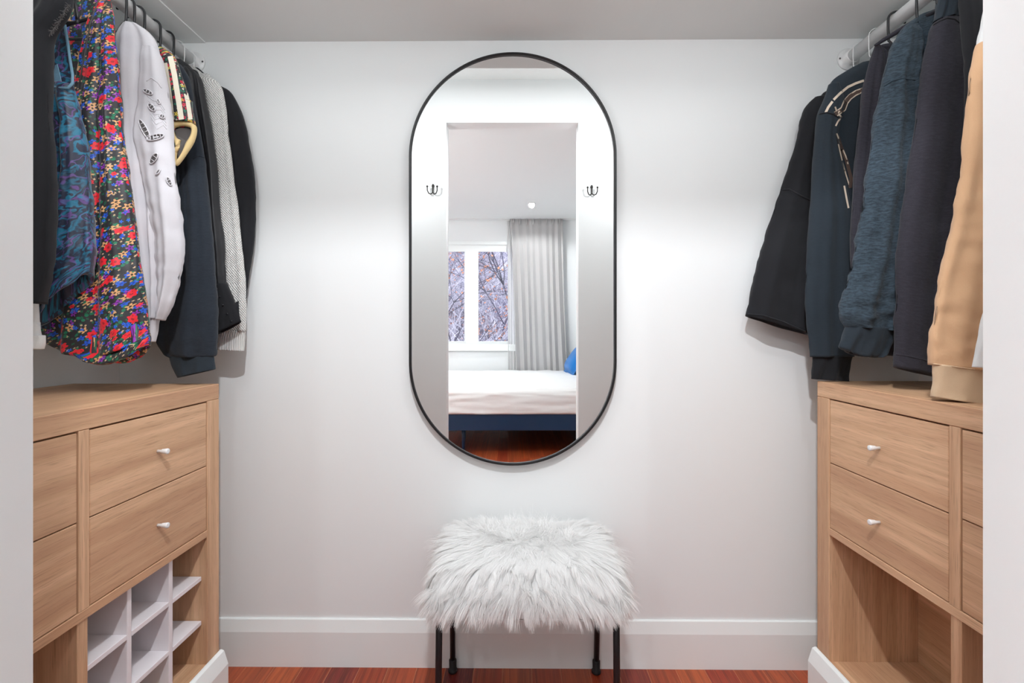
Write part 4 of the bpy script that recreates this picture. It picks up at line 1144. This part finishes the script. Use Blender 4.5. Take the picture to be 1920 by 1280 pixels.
# ------------------------------------------------------------------ bedroom seen in the mirror
# bed: long side faces the closet
yn = -1.19; yfar = yn - 2.15
rz0 = V(958, 807, yn).z; rz1 = V(958, 774, yn).z; mz = V(958, 729, yn).z
bx0, bx1 = -1.05, 1.16
bed = thing('bed', 'bed with white ribbed coverlet and glossy dark blue rail, seen in the mirror', 'bed', ((bx0 + bx1) / 2, (yn + yfar) / 2, 0))
box('side_rail', bx0, bx1, yn - .03, yn, rz0, rz1, M['bed_blue'], bed, .003)
box('side_rail', bx0, bx1, yfar, yfar + .03, rz0, rz1, M['bed_blue'], bed, .003)
box('foot_rail', bx0 - .03, bx0, yfar, yn, rz0, rz1, M['bed_blue'], bed, .003)
box('slat_base', bx0, bx1, yfar + .03, yn - .03, rz0 + .04, rz0 + .08, M['bed_blue'], bed, .002)
box('headboard', bx1, bx1 + .05, yfar, yn, .1, 1.15, M['bed_blue'], bed, .006)
for (x, y) in ((V(866, 800, yn - .1).x, yn - .10), (1.2, yn - .1), (V(866, 800, yn - .1).x, yfar + .1), (1.2, yfar + .1)):
    rod('leg', [(x, y, rz0 + .05), (x, y, .002)], [.022, .015], M['bed_blue'], bed, 12)
bm = bmesh.new(); add_box(bm, bx0 + .02, bx1 - .01, yfar + .02, yn - .02, rz1 - .06, mz - .06, .05, 3)
bm_obj('mattress', bm, M['pale_cloth'], bed, True)
# coverlet: a draped shell
nx, prof = 150, []
def cov_prof(m=40):
    out = []
    for k in range(11): out.append((yn + .012, rz1 - .01 + (mz - .05 - rz1) * k / 10))
    for k in range(1, 9):
        a = PI / 2 * k / 8; out.append((yn + .012 - .07 * (1 - math.cos(a)), mz - .07 + .07 * math.sin(a)))
    for k in range(1, 26): out.append((yn - .058 + (yfar + .05 - yn + .058) * k / 25, mz + .02 * math.sin(PI * k / 25)))
    out.append((yfar - .01, mz - .05)); out.append((yfar - .012, rz1))
    return out
pf = cov_prof(); vs, fs, uv = [], [], []
for i in range(nx):
    x = bx0 - .01 + (bx1 - bx0) * i / (nx - 1)
    for k, (y, z) in enumerate(pf):
        amp = .010 if k < 19 else .008
        dd = amp * noise.noise(Vector((x * 3, y * 4, z * 30 if k < 18 else y * 10))) + .006 * noise.noise(Vector((x * 7, y * 9 + 3, z * 90 if k < 18 else 4)))
        vs.append((x, y + (dd if k < 18 else 0), z + (dd * 1.2 if k >= 16 else 0)))
m_ = len(pf)
for i in range(nx - 1):
    for k in range(m_ - 1):
        fs.append([i * m_ + k, i * m_ + k + 1, (i + 1) * m_ + k + 1, (i + 1) * m_ + k]); uv.append([(i * .015, k * .03), (i * .015, k * .03 + .03), (i * .015 + .015, k * .03 + .03), (i * .015 + .015, k * .03)])
cv = mesh('coverlet', vs, fs, M['coverlet'], bed, True, uv)
md = cv.modifiers.new('thick', 'SOLIDIFY'); md.thickness = .006

def pillow(name, c, w_, h_, t_, rot, tilt, label):
    vs, fs, uv = [], [], []; n_ = 22
    for side in (0, 1):
        for i in range(n_ + 1):
            for j in range(n_ + 1):
                u, v = 2 * i / n_ - 1, 2 * j / n_ - 1
                e_ = max(0, (1 - abs(u * 1.12) ** 3.2)) * max(0, (1 - abs(v * 1.12) ** 3.2)) if max(abs(u), abs(v)) < .89 else 0
                y = (t_ / 2 * e_ ** .45 + .004) * (1 if side else -1)
                pull = 1 - .06 * (1 - abs(u * v))
                p = Vector((u * w_ / 2 * pull, y + .004 * noise.noise(Vector((u * 3, v * 3, side))), v * h_ / 2 * pull))
                vs.append(p)
    N = (n_ + 1) ** 2
    for side in (0, 1):
        for i in range(n_):
            for j in range(n_):
                a = side * N + i * (n_ + 1) + j; q = [a, a + 1, a + n_ + 2, a + n_ + 1]
                fs.append(q if side else q[::-1])
    rim = [i * (n_ + 1) for i in range(n_ + 1)] + [n_ * (n_ + 1) + j for j in range(1, n_ + 1)] + [i * (n_ + 1) + n_ for i in range(n_ - 1, -1, -1)] + [j for j in range(n_ - 1, 0, -1)]
    for a, b in zip(rim, rim[1:] + rim[:1]): fs.append([a, b, N + b, N + a])
    from mathutils import Euler
    E = Euler((tilt, 0, rot)).to_matrix()
    vs = [E @ v + Vector(c) for v in vs]
    uv = [[(vs[k].x, vs[k].z) for k in f] for f in fs]
    o = mesh(name, vs, fs, M['pillow'], None, True, uv)
    o['label'] = label; o['category'] = 'pillow'; o['group'] = 'blue pillows on the bed'
    return o
pillow('pillow', (.85, -2.75, mz + .19), .62, .46, .20, math.radians(86), math.radians(36), 'bright blue flanged pillow leaning further back on the bed')
pillow('pillow', (.89, -2.10, mz + .17), .56, .40, .18, math.radians(93), math.radians(40), 'bright blue flanged pillow nearer the front edge of the bed')

# curtain
def curtain(name, xa0, xa1, xb0, xb1, z1, z0, y, pleats, amp, mat, label, part):
    c = thing(name, label, 'curtain', ((xa0 + xa1) / 2, y, z0))
    n_, m = 220, 26; vs, fs = [], []
    for k in range(m + 1):
        t_ = k / m; z = z1 + (z0 - z1) * t_; x0_, x1_ = xa0 + (xb0 - xa0) * t_ ** .8, xa1 + (xb1 - xa1) * t_ ** 1.6
        for i in range(n_ + 1):
            u = i / n_
            ph = pleats * 2 * PI * (u + .012 * math.sin(5 * u * PI + 2 * t_))
            a_ = amp * (.45 + .55 * min(1, t_ * 6)) * (.7 + .3 * math.sin(7 * u + 1))
            if t_ < .04: a_ *= .6
            vs.append((x0_ + (x1_ - x0_) * u + .25 * a_ * math.sin(2 * ph), y + a_ * math.sin(ph), z))
    for k in range(m):
        for i in range(n_): fs.append([k * (n_ + 1) + i, k * (n_ + 1) + i + 1, (k + 1) * (n_ + 1) + i + 1, (k + 1) * (n_ + 1) + i])
    o = mesh(part, vs, fs, mat, c, True); md = o.modifiers.new('thick', 'SOLIDIFY'); md.thickness = .0025
    vs, fs = [], []
    for q in range(pleats):
        u = (q + .5) / pleats; x = xa0 + (xa1 - xa0) * u
        v, f = tube_geo([(x - .008, y + amp * .6, z1 - .09), (x, y + amp * .75, z1 - .05), (x + .004, y + amp * .6, z1 - .002)], [.004, .009, .007], 6)
        k0 = len(vs); vs += v; fs += [[a + k0 for a in g_] for g_ in f]
    mesh('pinch_pleats', vs, fs, mat, c, True)
    return c
yc = YW + .12
curtain('curtain', V(954, 415, yc).x, V(1053, 415, yc).x, V(967, 415, yc).x, V(1067, 415, yc).x, ZC - .004, .03, yc, 8, .022, M['curtain'], 'grey floor-length curtain with pinched pleats beside the bedroom window', 'drape')
yc2 = YW + .045
curtain('curtain_lit_edge', V(949, 415, yc2).x, V(968, 415, yc2).x, V(950, 415, yc2).x, V(972, 415, yc2).x, ZC - .02, .03, yc2, 4, .012, M['lit_edge'], 'narrow white strip added as the lit window edge of the grey curtain', 'drape')  # added white strip in place of the drape's lit edge
box('curtain_track', BXL + .1, BXR - .05, YW + .03, YW + .13, ZC - .006, ZC, M['white_metal'], thing('curtain_rail', 'slim white curtain track on the bedroom ceiling above the window', 'curtain rail', (0, YW + .1, ZC)), .001)

# ------------------------------------------------------------------ outside: wooded winter bank
t = NT('leaf_litter_bank'); c = t.coord()
n1 = t.noise(c, 3.0, 6, .75); n2 = t.noise(c, 22, 5, .8); n3 = t.noise(c, .9, 3)
col = t.ramp(n2, [(.30, srgb(66, 64, 86)), (.43, srgb(132, 126, 152)), (.52, srgb(196, 190, 212)), (.60, srgb(150, 120, 130)), (.70, srgb(226, 222, 236))])
col = t.mix(t.math('MULTIPLY', t.ramp(n1, [(.5, (0, 0, 0, 1)), (.62, (1, 1, 1, 1))]), .5), col, srgb(168, 104, 92))
col = t.mix(t.math('MULTIPLY', t.ramp(n3, [(.45, (0, 0, 0, 1)), (.6, (1, 1, 1, 1))]), .4), col, srgb(110, 130, 180))
t.set(Base_Color=col, Roughness=.95); t.bump(n2, .8, .2); M['bank'] = t.m
M['bark'] = plain('dark_bark', srgb(84, 80, 98), .9)
M['twig'] = plain('pale_twig', srgb(214, 210, 226), .9)
M['leaf'] = plain('orange_dry_leaf', srgb(222, 150, 116), .8)
gx_, gy_ = 60, 40; vs, fs = [], []
for j in range(gy_ + 1):
    for i in range(gx_ + 1):
        x = -16 + 26 * i / gx_; v = j / gy_; y = YW - 2.0 - 13 * v
        z = -2.2 + 10 * v ** 1.1 + .5 * noise.noise(Vector((x * .4, y * .4, 0)))
        vs.append((x, y, z))
for j in range(gy_):
    for i in range(gx_):
        a = j * (gx_ + 1) + i; fs.append([a, a + 1, a + gx_ + 2, a + gx_ + 1])
bk = mesh('hillside', vs, fs, M['bank'], None, True); bk['kind'] = 'structure'; bk['label'] = 'wooded winter bank outside the bedroom window'
def tree(x, y, z, hgt, seed, label):
    rr = random.Random(seed); tr_ = thing('bare_tree', label, 'tree', (x, y, z), 'bare trees outside the bedroom window')
    vs, fs, lv, lf = [], [], [], []
    def br(p, d, L_, r, lvl):
        pts = [p]; q = p.copy(); dd = d.copy()
        for k in range(4):
            dd = (dd + Vector((rr.uniform(-.25, .25), rr.uniform(-.25, .25), rr.uniform(-.12, .14)))).normalized()
            q = q + dd * L_ / 4; pts.append(q.copy())
        v, f = tube_geo(pts, [r, r * .9, r * .78, r * .66, r * .5], 5)
        k0 = len(vs); vs.extend(v); fs.extend([[a + k0 for a in g_] for g_ in f])
        if lvl == 0: return
        if lvl == 1:
            for _ in range(6):
                c_ = pts[rr.randint(2, 4)] + Vector((rr.uniform(-.08, .08),) * 3)
                s_ = rr.uniform(.02, .045); a, b = Vector((rr.uniform(-1, 1), rr.uniform(-1, 1), rr.uniform(-1, 1))).normalized() * s_, Vector((rr.uniform(-1, 1), rr.uniform(-1, 1), rr.uniform(-1, 1))).normalized() * s_
                k1 = len(lv); lv.extend([c_, c_ + a, c_ + a + b, c_ + b]); lf.append([k1, k1 + 1, k1 + 2, k1 + 3])
        for _ in range(4 if lvl > 2 else 5):
            s_ = rr.randint(1, 4); nd = (dd + Vector((rr.uniform(-1.1, 1.1), rr.uniform(-1.1, 1.1), rr.uniform(-.5, .7)))).normalized()
            br(pts[s_], nd, L_ * rr.uniform(.5, .75), r * .5, lvl - 1)
    br(Vector((x, y, z)), Vector((rr.uniform(-.15, .15), 0, 1)), hgt, .032, 4)
    mesh('branches', vs, fs, M['bark'], tr_, True)
    o = mesh('dry_leaves', lv, lf, M['leaf'], tr_); o['kind'] = 'stuff'
tree(V(935, 500, -7).x, -7.0, -.8, 3.0, 3, 'bare tree with orange leaves in the right window pane')
tree(V(850, 500, -7.6).x - .4, -7.6, -1.0, 2.6, 5, 'bare tree with few leaves in the left window pane')
tree(V(900, 500, -8.6).x - 1.6, -8.6, -.6, 3.2, 8, 'bare tree further left beyond the window')
tree(V(985, 500, -8.2).x, -8.2, -.6, 3.0, 13, 'bare leafy tree behind the curtain edge')
vs, fs = [], []
for _ in range(5200):
    x = random.uniform(-5, 2.0); v_ = random.uniform(.02, .55); y = YW - 2.0 - 13 * v_; z = -2.2 + 10 * v_ ** 1.1
    p = Vector((x, y, z - .1 + random.choice((0, 0, random.uniform(0, 2.2))))); d = Vector((random.uniform(-.9, .9), random.uniform(-.3, .8), random.uniform(.2, 1.0))).normalized() * random.uniform(.6, 1.8)
    b = Vector((random.uniform(-.15, .15), 0, random.uniform(-.1, .2)))
    v, f = tube_geo([p, p + d * .5 + b, p + d], [.008, .006, .003], 3, cap=False)
    k0 = len(vs); vs += v; fs += [[a + k0 for a in g_] for g_ in f]
tw = mesh('underbrush', vs, fs, M['twig'], None); tw['kind'] = 'stuff'; tw['label'] = 'tangle of pale bare twigs on the bank outside the window'; tw['category'] = 'twigs'
